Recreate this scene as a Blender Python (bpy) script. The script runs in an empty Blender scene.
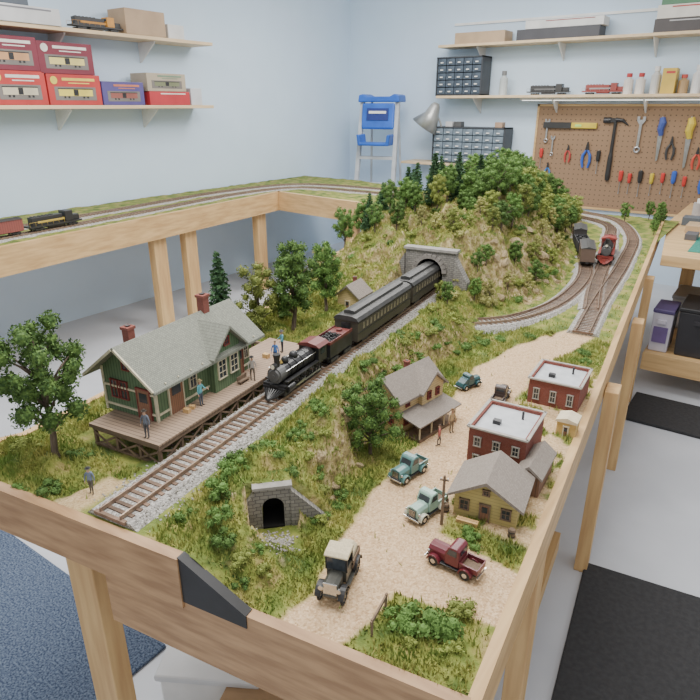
import bpy, bmesh, math, random
import numpy as np
from math import sin, cos, pi, radians, sqrt, atan2
from mathutils import Vector, Matrix
random.seed(7)
rng = np.random.default_rng(11)
COL = bpy.context.scene.collection

# ------------------------------------------------------------------ materials
MATS = {}
def _new(name):
    m = bpy.data.materials.new(name); m.use_nodes = True
    nt = m.node_tree; b = nt.nodes['Principled BSDF']
    return m, nt, b
def rgba(c): return (c[0], c[1], c[2], 1)
def _coords(nt, scl=(1,1,1), kind='Object'):
    tc = nt.nodes.new('ShaderNodeTexCoord'); mp = nt.nodes.new('ShaderNodeMapping')
    mp.inputs['Scale'].default_value = scl
    nt.links.new(tc.outputs[kind], mp.inputs['Vector'])
    return mp.outputs['Vector']
def mat(name, c1, c2=None, scale=30, rough=.7, bump=0.0, metal=0.0, stretch=(1,1,1), rand=0.0, emis=0, detail=4):
    if name in MATS: return MATS[name]
    m, nt, b = _new(name)
    b.inputs['Roughness'].default_value = rough
    b.inputs['Metallic'].default_value = metal
    if c2 is None: c2 = tuple(x*.82 for x in c1)
    vec = _coords(nt, stretch)
    n = nt.nodes.new('ShaderNodeTexNoise'); n.inputs['Scale'].default_value = scale; n.inputs['Detail'].default_value = detail
    nt.links.new(vec, n.inputs['Vector'])
    r = nt.nodes.new('ShaderNodeValToRGB')
    r.color_ramp.elements[0].position = .35; r.color_ramp.elements[1].position = .65
    r.color_ramp.elements[0].color = rgba(c2); r.color_ramp.elements[1].color = rgba(c1)
    nt.links.new(n.outputs['Fac'], r.inputs['Fac'])
    out = r.outputs['Color']
    if rand > 0:
        oi = nt.nodes.new('ShaderNodeObjectInfo'); hs = nt.nodes.new('ShaderNodeHueSaturation')
        mr = nt.nodes.new('ShaderNodeMapRange'); mr.inputs['To Min'].default_value = 1-rand; mr.inputs['To Max'].default_value = 1+rand
        nt.links.new(oi.outputs['Random'], mr.inputs['Value']); nt.links.new(mr.outputs['Result'], hs.inputs['Value'])
        nt.links.new(out, hs.inputs['Color']); out = hs.outputs['Color']
    nt.links.new(out, b.inputs['Base Color'])
    if emis:
        nt.links.new(out, b.inputs['Emission Color']); b.inputs['Emission Strength'].default_value = emis
    if bump:
        bp = nt.nodes.new('ShaderNodeBump'); bp.inputs['Strength'].default_value = bump; bp.inputs['Distance'].default_value = .01
        nt.links.new(n.outputs['Fac'], bp.inputs['Height']); nt.links.new(bp.outputs['Normal'], b.inputs['Normal'])
    MATS[name] = m; return m
def stripe(name, c1, c2, freq, axis='xy', width=.15, rough=.8):
    """boards: thin dark line every 1/freq along the axis"""
    if name in MATS: return MATS[name]
    m, nt, b = _new(name); b.inputs['Roughness'].default_value = rough
    vec = _coords(nt); sp = nt.nodes.new('ShaderNodeSeparateXYZ'); nt.links.new(vec, sp.inputs[0])
    def mth(op, a, bb=None):
        k = nt.nodes.new('ShaderNodeMath'); k.operation = op
        for i, q in enumerate((a, bb)):
            if q is None: continue
            if isinstance(q, (int, float)): k.inputs[i].default_value = q
            else: nt.links.new(q, k.inputs[i])
        return k.outputs[0]
    if axis == 'xy': val = mth('ADD', sp.outputs['X'], sp.outputs['Y'])
    else: val = sp.outputs[axis.upper()]
    fr = mth('FRACT', mth('MULTIPLY', mth('ADD', val, 50.0), freq))
    line = mth('LESS_THAN', fr, width)
    n = nt.nodes.new('ShaderNodeTexNoise'); n.inputs['Scale'].default_value = 60; nt.links.new(vec, n.inputs['Vector'])
    mr = nt.nodes.new('ShaderNodeMapRange'); mr.inputs['To Min'].default_value = .85; mr.inputs['To Max'].default_value = 1.12
    nt.links.new(n.outputs['Fac'], mr.inputs['Value'])
    mx = nt.nodes.new('ShaderNodeMix'); mx.data_type = 'RGBA'
    mx.inputs[6].default_value = rgba(c1); mx.inputs[7].default_value = rgba(c2)
    nt.links.new(line, mx.inputs[0])
    hs = nt.nodes.new('ShaderNodeHueSaturation'); nt.links.new(mx.outputs[2], hs.inputs['Color']); nt.links.new(mr.outputs['Result'], hs.inputs['Value'])
    nt.links.new(hs.outputs['Color'], b.inputs['Base Color'])
    MATS[name] = m; return m
def brick(name, c1, c2, mortar, scale=100, axis='xy', rough=.9, bw=.5, rh=.25, ms=.02):
    if name in MATS: return MATS[name]
    m, nt, b = _new(name); b.inputs['Roughness'].default_value = rough
    vec = _coords(nt); sp = nt.nodes.new('ShaderNodeSeparateXYZ'); nt.links.new(vec, sp.inputs[0])
    cb = nt.nodes.new('ShaderNodeCombineXYZ')
    if axis == 'xy':
        ad = nt.nodes.new('ShaderNodeMath'); nt.links.new(sp.outputs['X'], ad.inputs[0]); nt.links.new(sp.outputs['Y'], ad.inputs[1])
        nt.links.new(ad.outputs[0], cb.inputs[0]); nt.links.new(sp.outputs['Z'], cb.inputs[1])
    elif axis == 'y':
        nt.links.new(sp.outputs['Y'], cb.inputs[0]); nt.links.new(sp.outputs['X'], cb.inputs[1])
    else:
        nt.links.new(sp.outputs['X'], cb.inputs[0]); nt.links.new(sp.outputs['Y'], cb.inputs[1])
    t = nt.nodes.new('ShaderNodeTexBrick'); t.inputs['Scale'].default_value = scale
    t.inputs['Color1'].default_value = rgba(c1); t.inputs['Color2'].default_value = rgba(c2); t.inputs['Mortar'].default_value = rgba(mortar)
    t.inputs['Mortar Size'].default_value = ms; t.inputs['Brick Width'].default_value = bw; t.inputs['Row Height'].default_value = rh
    nt.links.new(cb.outputs[0], t.inputs['Vector']); nt.links.new(t.outputs['Color'], b.inputs['Base Color'])
    bp = nt.nodes.new('ShaderNodeBump'); bp.inputs['Strength'].default_value = .4; bp.inputs['Distance'].default_value = .002; bp.invert = True
    nt.links.new(t.outputs['Fac'], bp.inputs['Height']); nt.links.new(bp.outputs['Normal'], b.inputs['Normal'])
    MATS[name] = m; return m

# ------------------------------------------------------------------ mesh builder
class MB:
    def __init__(s): s.v = []; s.f = []; s.m = []
    def add(s, vs, fs, m=0):
        o = len(s.v); s.v += [tuple(p) for p in vs]; s.f += [tuple(i+o for i in q) for q in fs]; s.m += [m]*len(fs)
        return s
    def box(s, c, d, m=0, rz=0, rx=0, ry=0):
        R = Matrix.Rotation(rz, 3, 'Z') @ Matrix.Rotation(ry, 3, 'Y') @ Matrix.Rotation(rx, 3, 'X')
        vs = [Vector(c) + R @ Vector((sx*d[0]/2, sy*d[1]/2, sz*d[2]/2)) for sx in (-1, 1) for sy in (-1, 1) for sz in (-1, 1)]
        return s.add(vs, [(0,1,3,2),(4,6,7,5),(0,4,5,1),(2,3,7,6),(0,2,6,4),(1,5,7,3)], m)
    def prism(s, prof, axis, a0, a1, m=0):
        n = len(prof)
        def P(p, a):
            if axis == 'y': return (p[0], a, p[1])
            if axis == 'x': return (a, p[0], p[1])
            return (p[0], p[1], a)
        vs = [P(p, a0) for p in prof] + [P(p, a1) for p in prof]
        fs = [tuple(range(n)), tuple(range(2*n-1, n-1, -1))] + [(i, (i+1) % n, n+(i+1) % n, n+i) for i in range(n)]
        return s.add(vs, fs, m)
    def cyl(s, p0, p1, r0, r1=None, n=12, m=0):
        if r1 is None: r1 = r0
        return s.tube([p0, p1], [r0, r1], n, m)
    def tube(s, pts, rad, n=8, m=0):
        pts = [Vector(p) for p in pts]; vs = []; fs = []
        up = None
        for i, p in enumerate(pts):
            d = (pts[min(i+1, len(pts)-1)] - pts[max(i-1, 0)]).normalized()
            if up is None: up = Vector((0, 0, 1)) if abs(d.z) < .9 else Vector((1, 0, 0))
            a = d.cross(up).normalized(); b = a.cross(d).normalized(); up = b
            for k in range(n):
                t = 2*pi*k/n; vs.append(p + (a*cos(t) + b*sin(t))*rad[i])
        for i in range(len(pts)-1):
            for k in range(n):
                fs.append((i*n+k, i*n+(k+1) % n, (i+1)*n+(k+1) % n, (i+1)*n+k))
        fs.append(tuple(range(n-1, -1, -1))); fs.append(tuple((len(pts)-1)*n+k for k in range(n)))
        return s.add(vs, fs, m)
    def sphere(s, c, r, m=0, u=10, w=7, z0=-1):
        if isinstance(r, (int, float)): r = (r, r, r)
        vs = []; fs = []
        for i in range(w+1):
            ph = -pi/2 + pi*i/w
            for k in range(u):
                t = 2*pi*k/u; vs.append((c[0]+r[0]*cos(ph)*cos(t), c[1]+r[1]*cos(ph)*sin(t), c[2]+r[2]*max(sin(ph), z0)))
        for i in range(w):
            for k in range(u): fs.append((i*u+k, i*u+(k+1) % u, (i+1)*u+(k+1) % u, (i+1)*u+k))
        return s.add(vs, fs, m)
    def mesh(s, name, mats, smooth=False, fix=True):
        me = bpy.data.meshes.new(name); me.from_pydata(s.v, [], s.f)
        for q in mats: me.materials.append(q)
        me.polygons.foreach_set('material_index', s.m)
        if fix:
            bm = bmesh.new(); bm.from_mesh(me); bmesh.ops.remove_doubles(bm, verts=bm.verts, dist=1e-7)
            bmesh.ops.recalc_face_normals(bm, faces=bm.faces); bm.to_mesh(me); bm.free()
        if smooth: me.polygons.foreach_set('use_smooth', [True]*len(me.polygons))
        me.update(); return me

def meta(o, label=None, cat=None, group=None, kind=None):
    if label: o['label'] = label
    if cat: o['category'] = cat
    if group: o['group'] = group
    if kind: o['kind'] = kind
    return o
def mk(name, me, parent=None, loc=(0,0,0), rot=(0,0,0), scale=1, bevel=0, **kw):
    o = bpy.data.objects.new(name, me); o.location = loc; o.rotation_euler = rot
    o.scale = (scale,)*3 if isinstance(scale, (int, float)) else scale
    if parent: o.parent = parent
    COL.objects.link(o)
    if bevel:
        b = o.modifiers.new('bevel', 'BEVEL'); b.width = bevel; b.segments = 2; b.limit_method = 'ANGLE'
    return meta(o, **kw)
def thing(name, label, cat, loc=(0,0,0), rz=0, scale=1, group=None):
    return mk(name, None, None, loc, (0,0,rz), scale, label=label, cat=cat, group=group)
def part(name, B, mats, parent, loc=(0,0,0), rot=(0,0,0), smooth=False, bevel=0, label=None):
    if not isinstance(mats, (list, tuple)): mats = [mats]
    return mk(name, B.mesh(name, mats, smooth) if isinstance(B, MB) else B, parent, loc, rot, bevel=bevel, label=label)
def solo(name, B, mats, label, cat, loc=(0,0,0), rz=0, group=None, smooth=False, bevel=0, kind=None, scale=1, rot=None):
    if not isinstance(mats, (list, tuple)): mats = [mats]
    return mk(name, B.mesh(name, mats, smooth) if isinstance(B, MB) else B, None, loc, rot or (0,0,rz), scale, bevel=bevel, label=label, cat=cat, group=group, kind=kind)
def copy_thing(root, loc, rz=0, scale=None, label=None):
    n = root.copy(); COL.objects.link(n); n.location = loc; n.rotation_euler = (0, 0, rz)
    if scale is not None: n.scale = (scale,)*3
    if label: n['label'] = label
    def rec(src, dst):
        for c in list(src.children):
            k = c.copy(); COL.objects.link(k); k.parent = dst; rec(c, k)
    rec(root, n); return n

# ------------------------------------------------------------------ common materials
m_pine = mat('pine_wood', (.63,.42,.19), (.48,.29,.125), 3, .55, .05, stretch=(14,14,1.2), detail=7)
m_pine_y = mat('pine_wood_long', (.59,.39,.18), (.43,.265,.11), 3, .55, .05, stretch=(16,1.2,16), detail=7)
m_pine_x = mat('pine_board', (.65,.44,.21), (.50,.32,.145), 3, .5, .05, stretch=(1.2,16,16), detail=7)
m_fascia = mat('brown_fascia', (.46,.28,.14), (.30,.17,.08), 4, .5, .08, stretch=(1.5,10,16), detail=8)
m_black = mat('black_paint', (.02,.02,.022), (.012,.012,.012), 20, .5)
m_dark = mat('dark_metal', (.05,.05,.055), (.03,.03,.03), 60, .4, metal=.4)
m_steel = mat('steel', (.5,.5,.5), (.4,.4,.4), 40, .3, metal=.9)
m_rail = mat('rusty_rail', (.34,.25,.18), (.22,.15,.11), 60, .4, metal=.5)
m_tie = mat('tie_wood', (.20,.13,.09), (.12,.08,.055), 90, .9, .2, rand=.3)
m_glass = mat('dark_glass', (.05,.06,.07), (.03,.035,.04), 10, .12)
m_rubber = mat('tire_rubber', (.03,.03,.03), (.02,.02,.02), 20, .8)
m_chrome = mat('chrome', (.6,.6,.58), (.5,.5,.5), 10, .25, metal=.9)
m_white = mat('white_plastic', (.8,.8,.78), (.72,.72,.7), 10, .5)
m_trim = mat('cream_trim', (.62,.56,.40), (.5,.45,.32), 60, .8)
m_redtrim = mat('maroon_trim', (.22,.05,.04), (.16,.035,.03), 60, .8)

# ------------------------------------------------------------------ camera
cam_d = bpy.data.cameras.new('camera'); cam = bpy.data.objects.new('camera', cam_d); COL.objects.link(cam)
cam.location = (0, 0, 1.6); cam.rotation_euler = (radians(68), 0, radians(35)); cam_d.lens = 31.17; cam_d.sensor_width = 36
cam_d.clip_start = .02
bpy.context.scene.camera = cam

# ------------------------------------------------------------------ room
XW, YW = -4.45, 6.35
m_wall = mat('blue_wall_paint', (.60,.735,.87), (.58,.715,.85), 4, .75, .02)
m_floor = mat('grey_floor_paint', (.54,.56,.60), (.48,.50,.54), 3, .35, .02)
solo('floor', MB().box((-1.0,2.3,-.05),(7.2,8.3,.1)), m_floor, 'light grey painted concrete floor', None, kind='structure')
solo('wall_left', MB().box((XW-.05,2.3,1.45),(.1,8.3,2.9)), m_wall, 'light blue painted wall', None, kind='structure')
solo('wall_back', MB().box((-1.0,YW+.05,1.45),(7.0,.1,2.9)), m_wall, 'light blue painted wall', None, kind='structure')

# ------------------------------------------------------------------ terrain maths
def hsh(ix, iy, s):
    n = (ix*374761393 + iy*668265263 + s*974634777) & 0xffffffff
    n = ((n ^ (n >> 13)) * 1274126177) & 0xffffffff
    return ((n ^ (n >> 16)) & 0xffff)/65535.
def vn(X, Y, f, s=0):
    x = np.asarray(X)*f+1000; y = np.asarray(Y)*f+1000
    ix = np.floor(x).astype(np.int64); iy = np.floor(y).astype(np.int64); fx = x-ix; fy = y-iy
    fx = fx*fx*(3-2*fx); fy = fy*fy*(3-2*fy)
    return (hsh(ix,iy,s)*(1-fx)+hsh(ix+1,iy,s)*fx)*(1-fy)+(hsh(ix,iy+1,s)*(1-fx)+hsh(ix+1,iy+1,s)*fx)*fy
def fbm(X, Y, f, s=0, o=4):
    a = 0; w = .5; t = 0
    for i in range(o): a = a+w*vn(X, Y, f, s+i); t += w; w *= .5; f *= 2.1
    return a/t
def ss(a, b, x):
    t = np.clip((x-a)/(b-a), 0, 1); return t*t*(3-2*t)
I = np.interp
xL = lambda Y: -1.36-.152*(Y-.53)
xR = lambda Y: -.22-.109*(Y-.61)
xrail = lambda Y: -.838-.133*Y
yfront = lambda X: .61+.155*(X+.22)
XC = lambda Y: I(Y, [.5,.62,.8,1.0,1.2,1.5,1.8,2.1,2.2], [-.725,-.725,-.735,-.765,-.865,-.90,-.93,-.97,-1.0])
XF = lambda Y: I(Y, [.5,.65,.8,1.0,1.2,1.5,1.8,2.1,2.4], [-.59,-.61,-.645,-.675,-.77,-.80,-.80,-.82,-.80])
XH = lambda Y: I(Y, [1.9,2.05,2.2,2.5,2.9,3.3,3.7,4.1,4.6], [-.98,-.95,-.86,-.77,-.78,-.87,-1.02,-1.04,-1.16])
CUL = (-.712, .745, radians(46))
def cul_local(X, Y):
    dx = X-CUL[0]; dy = Y-CUL[1]; c, s = cos(CUL[2]), sin(CUL[2])
    return dx*c+dy*s, -dx*s+dy*c
def roadm(X, Y):
    wob = (fbm(X, Y, 16, 5)-.5)*.03
    l = I(Y, [.5,.64,.79,.97,1.18,1.49,1.72,2.01,2.22,2.3], [-.55,-.53,-.575,-.61,-.625,-.67,-.71,-.67,-.56,-.5])
    r = I(Y, [.5,.73,.78,.88,.92,1.0,1.11,1.36,1.57,1.87,2.19,2.3], [-.43,-.41,-.1,-.1,-.43,-.44,-.47,-.49,-.52,-.53,-.46,-.46])
    m = ss(-.008, .008, X-l+wob)*ss(-.008, .008, r-X+wob)
    yard = ss(.96, 1.0, Y)*ss(1.95, 1.85, Y)*ss(-.54, -.52, X)*.9*ss(.40,.52,fbm(X, Y, 18, 9))
    path = ss(.05,.02,np.abs(X-(-1.02)))*ss(.62,.6,Y)*.8
    m = np.maximum(np.maximum(m, yard), path)
    return np.where(Y > 2.28, 0, m)
def hfun(X, Y):
    X = np.asarray(X, float); Y = np.asarray(Y, float)
    s = X-xrail(Y)
    xc = XC(Y); xf = XF(Y)
    t = ss(xc, xf, X)
    edge = ss(0, .05, Y-yfront(X))*ss(0, .04, xR(Y)-X)
    n1 = fbm(X, Y, 7, 1); n2 = fbm(X, Y, 16, 21, 5)
    h = .872*(1-t)+.80*t
    mound = ss(.09, .15, s)*ss(xf-.005, xf-.07, X)*ss(.60, .82, Y)*ss(2.1, 1.8, Y)*edge
    h = h+.068*mound*(.2+1.3*n1)
    h = h+.015*ss(-1.1,-.85,X)*ss(1.95, 2.3, Y)*t
    flat = np.where(Y < 2.215, ss(.115, .080, np.abs(s)), 0)
    dep = ss(-.04, -.07, s)*ss(1.35, 1.25, Y)*ss(.55,.6,Y)
    off = (1-roadm(X, Y))*(1-flat)*(1-dep)*edge
    town = ss(xf-.02, xf+.03, X)
    h = h+(n2-.5)*(.075*(1-town)+.006*town)*off
    h = h-.010*dep*(1-flat)
    lx, ly = cul_local(X, Y)
    # soil banked over the culvert: held just above its coping, then rising gently behind
    cover = .797+.108-1.0*np.maximum(0, np.abs(lx)-.043)
    rmp = ss(.002, .013, ly)*ss(.16, .10, ly)*ss(.135, .10, np.abs(lx))
    h = np.where(cover > h, h+(cover-h)*rmp, h)
    cap = .797+.107+1.1*np.maximum(0, ly-.030)
    h = np.where((np.abs(lx) < .060) & (ly > .003) & (ly < .12), np.minimum(h, cap), h)
    h = np.where((ly < .003) & (ly > -.08) & (np.abs(lx) < .052), np.minimum(h, .802-.0*X), h)
    ph = I(Y, [1.80,2.0,2.15,2.25,2.35,2.6,2.9,3.3,3.6,3.95,4.3,4.7], [0,.05,.12,.17,.19,.23,.26,.28,.28,.26,.18,.02])
    xh = XH(Y)
    xl = xL(Y)-.16
    p = (X-xl)/(xh-xl)
    shp = ss(-.05, .36, p)*ss(1.0, .68, p)
    rid = 1-np.abs(2*fbm(X, Y, 6, 40)-1)
    hh = ph*shp*(.70+.42*rid)*(1+.50*(n2-.5))
    corr = np.where(Y < 2.215, ss(.14, .085, np.abs(s)), 0)
    h = h+hh*(1-corr)
    h = np.where((np.abs(s) < .13) & (Y < 2.29) & (Y > 2.1), np.minimum(h, 1.042), h)
    h = np.where((np.abs(s) < .11) & (Y < 2.29) & (Y > 2.214), 1.042, h)
    bk = ss(3.5, 4.0, Y)
    base2 = .872*ss(-1.2, -1.7, X)+.815*(1-ss(-1.2, -1.7, X))
    h = h*(1-bk)+(base2+hh+(n2-.5)*.02*edge)*bk
    h = np.where(X < -1.95, .872+(n2-.5)*.014, h)
    return h
def H(x, y): return float(hfun(np.array([x]), np.array([y]))[0])

def terrain_mat():
    m, nt, b = _new('scenic_ground'); b.inputs['Roughness'].default_value = .95
    L = nt.links.new; N = nt.nodes.new
    vec = _coords(nt)
    def noise(sc, det=5):
        n = N('ShaderNodeTexNoise'); n.inputs['Scale'].default_value = sc; n.inputs['Detail'].default_value = det; L(vec, n.inputs['Vector']); return n.outputs['Fac']
    def ramp(f, st):
        r = N('ShaderNodeValToRGB'); e = r.color_ramp.elements
        while len(e) < len(st): e.new(.5)
        for q, (p, c) in zip(e, st): q.position = p; q.color = rgba(c)
        L(f, r.inputs['Fac']); return r.outputs['Color']
    def mix(f, a, c):
        x = N('ShaderNodeMix'); x.data_type = 'RGBA'; L(f, x.inputs[0]); L(a, x.inputs[6]); L(c, x.inputs[7]); return x.outputs[2]
    grass = ramp(noise(18, 10), [(.32,(.06,.10,.018)),(.45,(.14,.18,.032)),(.56,(.23,.24,.05)),(.68,(.30,.24,.09))])
    vo = N('ShaderNodeTexVoronoi'); vo.inputs['Scale'].default_value = 300; L(vec, vo.inputs['Vector'])
    dirt = ramp(vo.outputs['Color'], [(.1,(.41,.26,.135)),(.5,(.56,.385,.22)),(.9,(.67,.49,.30))])
    rock = ramp(noise(38, 10), [(.3,(.13,.09,.035)),(.45,(.29,.215,.095)),(.55,(.45,.345,.175)),(.7,(.60,.475,.29))])
    ar = N('ShaderNodeAttribute'); ar.attribute_name = 'road'; ak = N('ShaderNodeAttribute'); ak.attribute_name = 'rock'
    c = mix(ak.outputs['Fac'], grass, rock); c = mix(ar.outputs['Fac'], c, dirt)
    L(c, b.inputs['Base Color'])
    bp = N('ShaderNodeBump'); bp.inputs['Strength'].default_value = .8; bp.inputs['Distance'].default_value = .009
    L(noise(90, 8), bp.inputs['Height']); L(bp.outputs['Normal'], b.inputs['Normal'])
    return m
m_ter = terrain_mat()

def grid_mesh(name, X, Y, kill=None):
    n, k = X.shape; Z = hfun(X, Y)
    verts = np.stack([X, Y, Z], -1).reshape(-1, 3)
    idx = np.arange(n*k).reshape(n, k)
    q = np.stack([idx[:-1, :-1], idx[:-1, 1:], idx[1:, 1:], idx[1:, :-1]], -1).reshape(-1, 4)
    if kill is not None:
        cx = (X[:-1, :-1]+X[1:, 1:])/2; y0 = np.minimum(Y[:-1, :-1], Y[:-1, 1:]); y1 = np.maximum(Y[1:, :-1], Y[1:, 1:])
        q = q[~kill(cx, y0, y1).reshape(-1)]
    me = bpy.data.meshes.new(name); me.from_pydata(verts.tolist(), [], q.tolist()); me.materials.append(m_ter)
    me.polygons.foreach_set('use_smooth', [True]*len(me.polygons))
    gy, gx = np.gradient(Z); dx = np.gradient(X, axis=1); dy = np.gradient(Y, axis=0)
    sl = np.sqrt((gx/np.where(abs(dx)<1e-6,1e-6,dx))**2+(gy/np.where(abs(dy)<1e-6,1e-6,dy))**2)
    rock = ss(1.1, 1.6, sl+1.4*(fbm(X, Y, 12, 77)-.5))
    rock = np.maximum(rock*.85, ss(-.03, .02, X-XH(Y)+.19)*(Y > 2.25)*ss(.42,.58,fbm(X, Y, 16, 7))*(X < XH(Y)))
    lx, ly = cul_local(X, Y); rock = rock*(1-ss(.14,.10,np.abs(lx))*ss(-.01,.0,ly)*ss(.12,.08,ly)*.8)
    a = me.attributes.new('road', 'FLOAT', 'POINT'); a.data.foreach_set('value', roadm(X, Y).reshape(-1).astype('f'))
    a = me.attributes.new('rock', 'FLOAT', 'POINT'); a.data.foreach_set('value', rock.reshape(-1).astype('f'))
    return me

layout = thing('train_layout', 'L-shaped scenic model railroad table with pine legs and brown fascia', 'model railroad')
nx, ny = 200, 480
q = np.linspace(0, 1, ny)**1.15; w = np.linspace(0, 1, nx)
Y0 = .61+q*(3.95-.61)
Yg = np.repeat(Y0[:, None], nx, 1)
Xg = xL(Yg)+(xR(Yg)-xL(Yg))*w[None, :]
Yg = Yg+.155*(Xg+.22)*((1-q)**3)[:, None]
Xg = xL(Yg)+(xR(Yg)-xL(Yg))*w[None, :]
def kill(cx, y0, y1):
    lx, ly = cul_local(cx, (y0+y1)/2)
    return ((y0 < 2.216) & (y1 > 2.205) & (np.abs(cx-xrail(2.215)) < .055)) | ((np.abs(lx) < .022) & (ly > -.006) & (ly < .016))
mk('scenery_ground', grid_mesh('scenery_ground', Xg, Yg, kill), layout, label='sculpted grassy hill and gravel road surface')
xa = np.linspace(-4.43, -.58, 200)
fy = I(xa, [-4.43,-3.79,-2.5,-1.89,-.58], [4.27,4.27,4.10,3.90,3.90]); by = I(xa, [-4.43,-3.68,-2.9,-.58], [5.45,5.40,5.1,5.02])
vv = np.linspace(0, 1, 60)
Xb = np.repeat(xa[None, :], 60, 0); Yb = fy[None, :]*(1-vv[:, None])+by[None, :]*vv[:, None]
mk('back_shelf_ground', grid_mesh('back_shelf_ground', Xb, Yb), layout, label='grassy wall shelf surface')
ya = np.linspace(1.0, 4.29, 120); fx = I(ya, [1.0,4.29], [-3.445,-3.79]); uu = np.linspace(0, 1, 30)
Xs = -4.43*(1-uu[None, :])+fx[:, None]*uu[None, :]; Ys = np.repeat(ya[:, None], 30, 1)
mk('wall_shelf_ground', grid_mesh('wall_shelf_ground', Xs, Ys), layout, label='grassy wall shelf surface')

def strip(name, pts, ztop, zbot, th, m, label=None):
    B = MB(); n = len(pts); vs = []
    for i, (x, y) in enumerate(pts):
        a = pts[max(i-1, 0)]; b = pts[min(i+1, n-1)]; dx, dy = b[0]-a[0], b[1]-a[1]; l = sqrt(dx*dx+dy*dy); nxn, nyn = dy/l, -dx/l
        zt = ztop(x, y); zb = zbot(x, y) if callable(zbot) else zbot
        vs += [(x, y, zb), (x, y, zt), (x+nxn*th, y+nyn*th, zt), (x+nxn*th, y+nyn*th, zb)]
    fs = [(0,1,2,3), (4*n-1,4*n-2,4*n-3,4*n-4)]
    for i in range(n-1):
        for k in range(4): fs.append((4*i+k, 4*i+(k+1) % 4, 4*i+4+(k+1) % 4, 4*i+4+k))
    B.add(vs, fs); return part(name, B, m, layout, label=label)
xs = np.linspace(xL(.43), -.725, 60); strip('fascia_board', [(x, yfront(x)) for x in xs], lambda x, y: .874, .765, .022, m_fascia, 'brown stained front board')
def wedge(x): return .874-(.874-.803)*min(1, max(0, (x+.725)/.135))
xs = np.linspace(-.92, xR(.61)+.005, 60); strip('fascia_board', [(x, yfront(x)+.003) for x in xs], lambda x, y: .8035 if x > -.60 else .79, .645, .02, m_fascia, 'lower brown stained front board')
xs = np.linspace(-.727, -.59, 40); strip('profile_board', [(x, yfront(x)-.0) for x in xs], lambda x, y: wedge(x)+.002, lambda x, y: min(.778+.0*x, .79), .019, m_black, 'black painted profile edge')
ys = np.linspace(.60, 5.0, 90); strip('side_fascia_board', [(xR(y), y) for y in ys], lambda x, y: H(x-.003, y)+.003 if y < 3.9 else .822, .705, .02, m_pine_y, 'pine side board')
ys = np.linspace(3.95, .42, 60); strip('side_fascia_board', [(xL(y), y) for y in ys], lambda x, y: H(x+.004, y)+.003, .74, .02, m_pine_y)
pts = [(I(t, [0,1], [-3.445,-3.79]), I(t, [0,1], [1.0,4.28])) for t in np.linspace(0,1,30)]
strip('shelf_fascia_board', pts, lambda x, y: .875, .71, .035, m_pine_y, 'pine shelf board')
pts = [(-3.79,4.27),(-2.5,4.10),(-1.89,3.90)]
strip('shelf_fascia_board', pts, lambda x, y: .875, .71, .035, m_pine_x, 'pine shelf board')
part('deck_panel', MB().prism([(xL(.45)+.02,.48),(-.26,.65),(-.62,3.9),(xL(3.9)+.02,3.9)], 'z', .735, .75), m_pine, layout)
part('deck_panel', MB().prism([(-4.42,1.0),(-3.48,1.0),(-3.82,4.25),(-2.5,4.13),(-1.9,3.95),(-.64,3.95),(-.72,4.98),(-2.9,5.08),(-3.7,5.36),(-4.42,5.42)], 'z', .72, .735), m_pine, layout)
rz = radians(6.5)
def leg(x, y, w, d, top, r=rz): part('leg', MB().box((0,0,top/2),(w,d,top)), m_pine, layout, (x, y, 0), (0,0,r), bevel=.003)
leg(-1.035, .518, .080, .05, .765)
for x, y in [(-.285,1.12),(-.325,1.98),(-.40,2.75),(-.50,3.55),(-1.30,1.5),(-1.5,2.6)]: leg(x, y, .045, .085, .735)
for y in (2.80, 3.12, 4.02): leg(I(y,[1,4.29],[-3.445,-3.79])-.05, y, .06, .125, .72)
leg(-2.95, 4.25, .12, .06, .72)
part('cross_brace', MB().box((0,0,0),(.035,.5,.06)), m_pine_y, layout, (-.62,.9,.38), (0,0,radians(60)))
part('cross_brace', MB().box((0,0,0),(.04,.3,.07)), m_pine_y, layout, (-.36,1.55,.28), (0,0,rz))

# ------------------------------------------------------------------ tracks
def resample(pts, ds):
    P = [Vector(p) for p in pts]; P = [P[0]*2-P[1]]+P+[P[-1]*2-P[-2]]; out = []
    for i in range(1, len(P)-2):
        for k in range(40):
            t = k/40; a, b, c, d = P[i-1:i+3]
            out.append(.5*((2*b)+(c-a)*t+(2*a-5*b+4*c-d)*t*t+(3*b-a-3*c+d)*t**3))
    out.append(P[-2]); res = [out[0]]; acc = 0
    for a, b in zip(out, out[1:]):
        l = (b-a).length
        while acc+l >= ds:
            t = (ds-acc)/l; a = a.lerp(b, t); res.append(a.copy()); l = (b-a).length; acc = 0
        acc += l
    return res
def ballast_mat():
    m, nt, b = _new('ballast_stone'); b.inputs['Roughness'].default_value = .95
    vec = _coords(nt); vo = nt.nodes.new('ShaderNodeTexVoronoi'); vo.inputs['Scale'].default_value = 310; nt.links.new(vec, vo.inputs['Vector'])
    r = nt.nodes.new('ShaderNodeValToRGB'); e = r.color_ramp.elements; e[0].color = (.17,.16,.145,1); e[1].color = (.55,.525,.49,1); e[0].position = .1; e[1].position = .9
    nt.links.new(vo.outputs['Color'], r.inputs['Fac']); nt.links.new(r.outputs['Color'], b.inputs['Base Color'])
    bp = nt.nodes.new('ShaderNodeBump'); bp.inputs['Strength'].default_value = .8; bp.inputs['Distance'].default_value = .003; bp.invert = True
    nt.links.new(vo.outputs['Distance'], bp.inputs['Height']); nt.links.new(bp.outputs['Normal'], b.inputs['Normal']); return m
m_ballast = ballast_mat()
tie_me = MB().box((0,0,0),(.080,.0080,.007)).mesh('tie', [m_tie])
def frames(path):
    T = []
    for i, p in enumerate(path):
        d = (path[min(i+1, len(path)-1)]-path[max(i-1, 0)]).normalized(); T.append((p, d, Vector((d.y, -d.x, 0)).normalized()))
    return T
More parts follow.
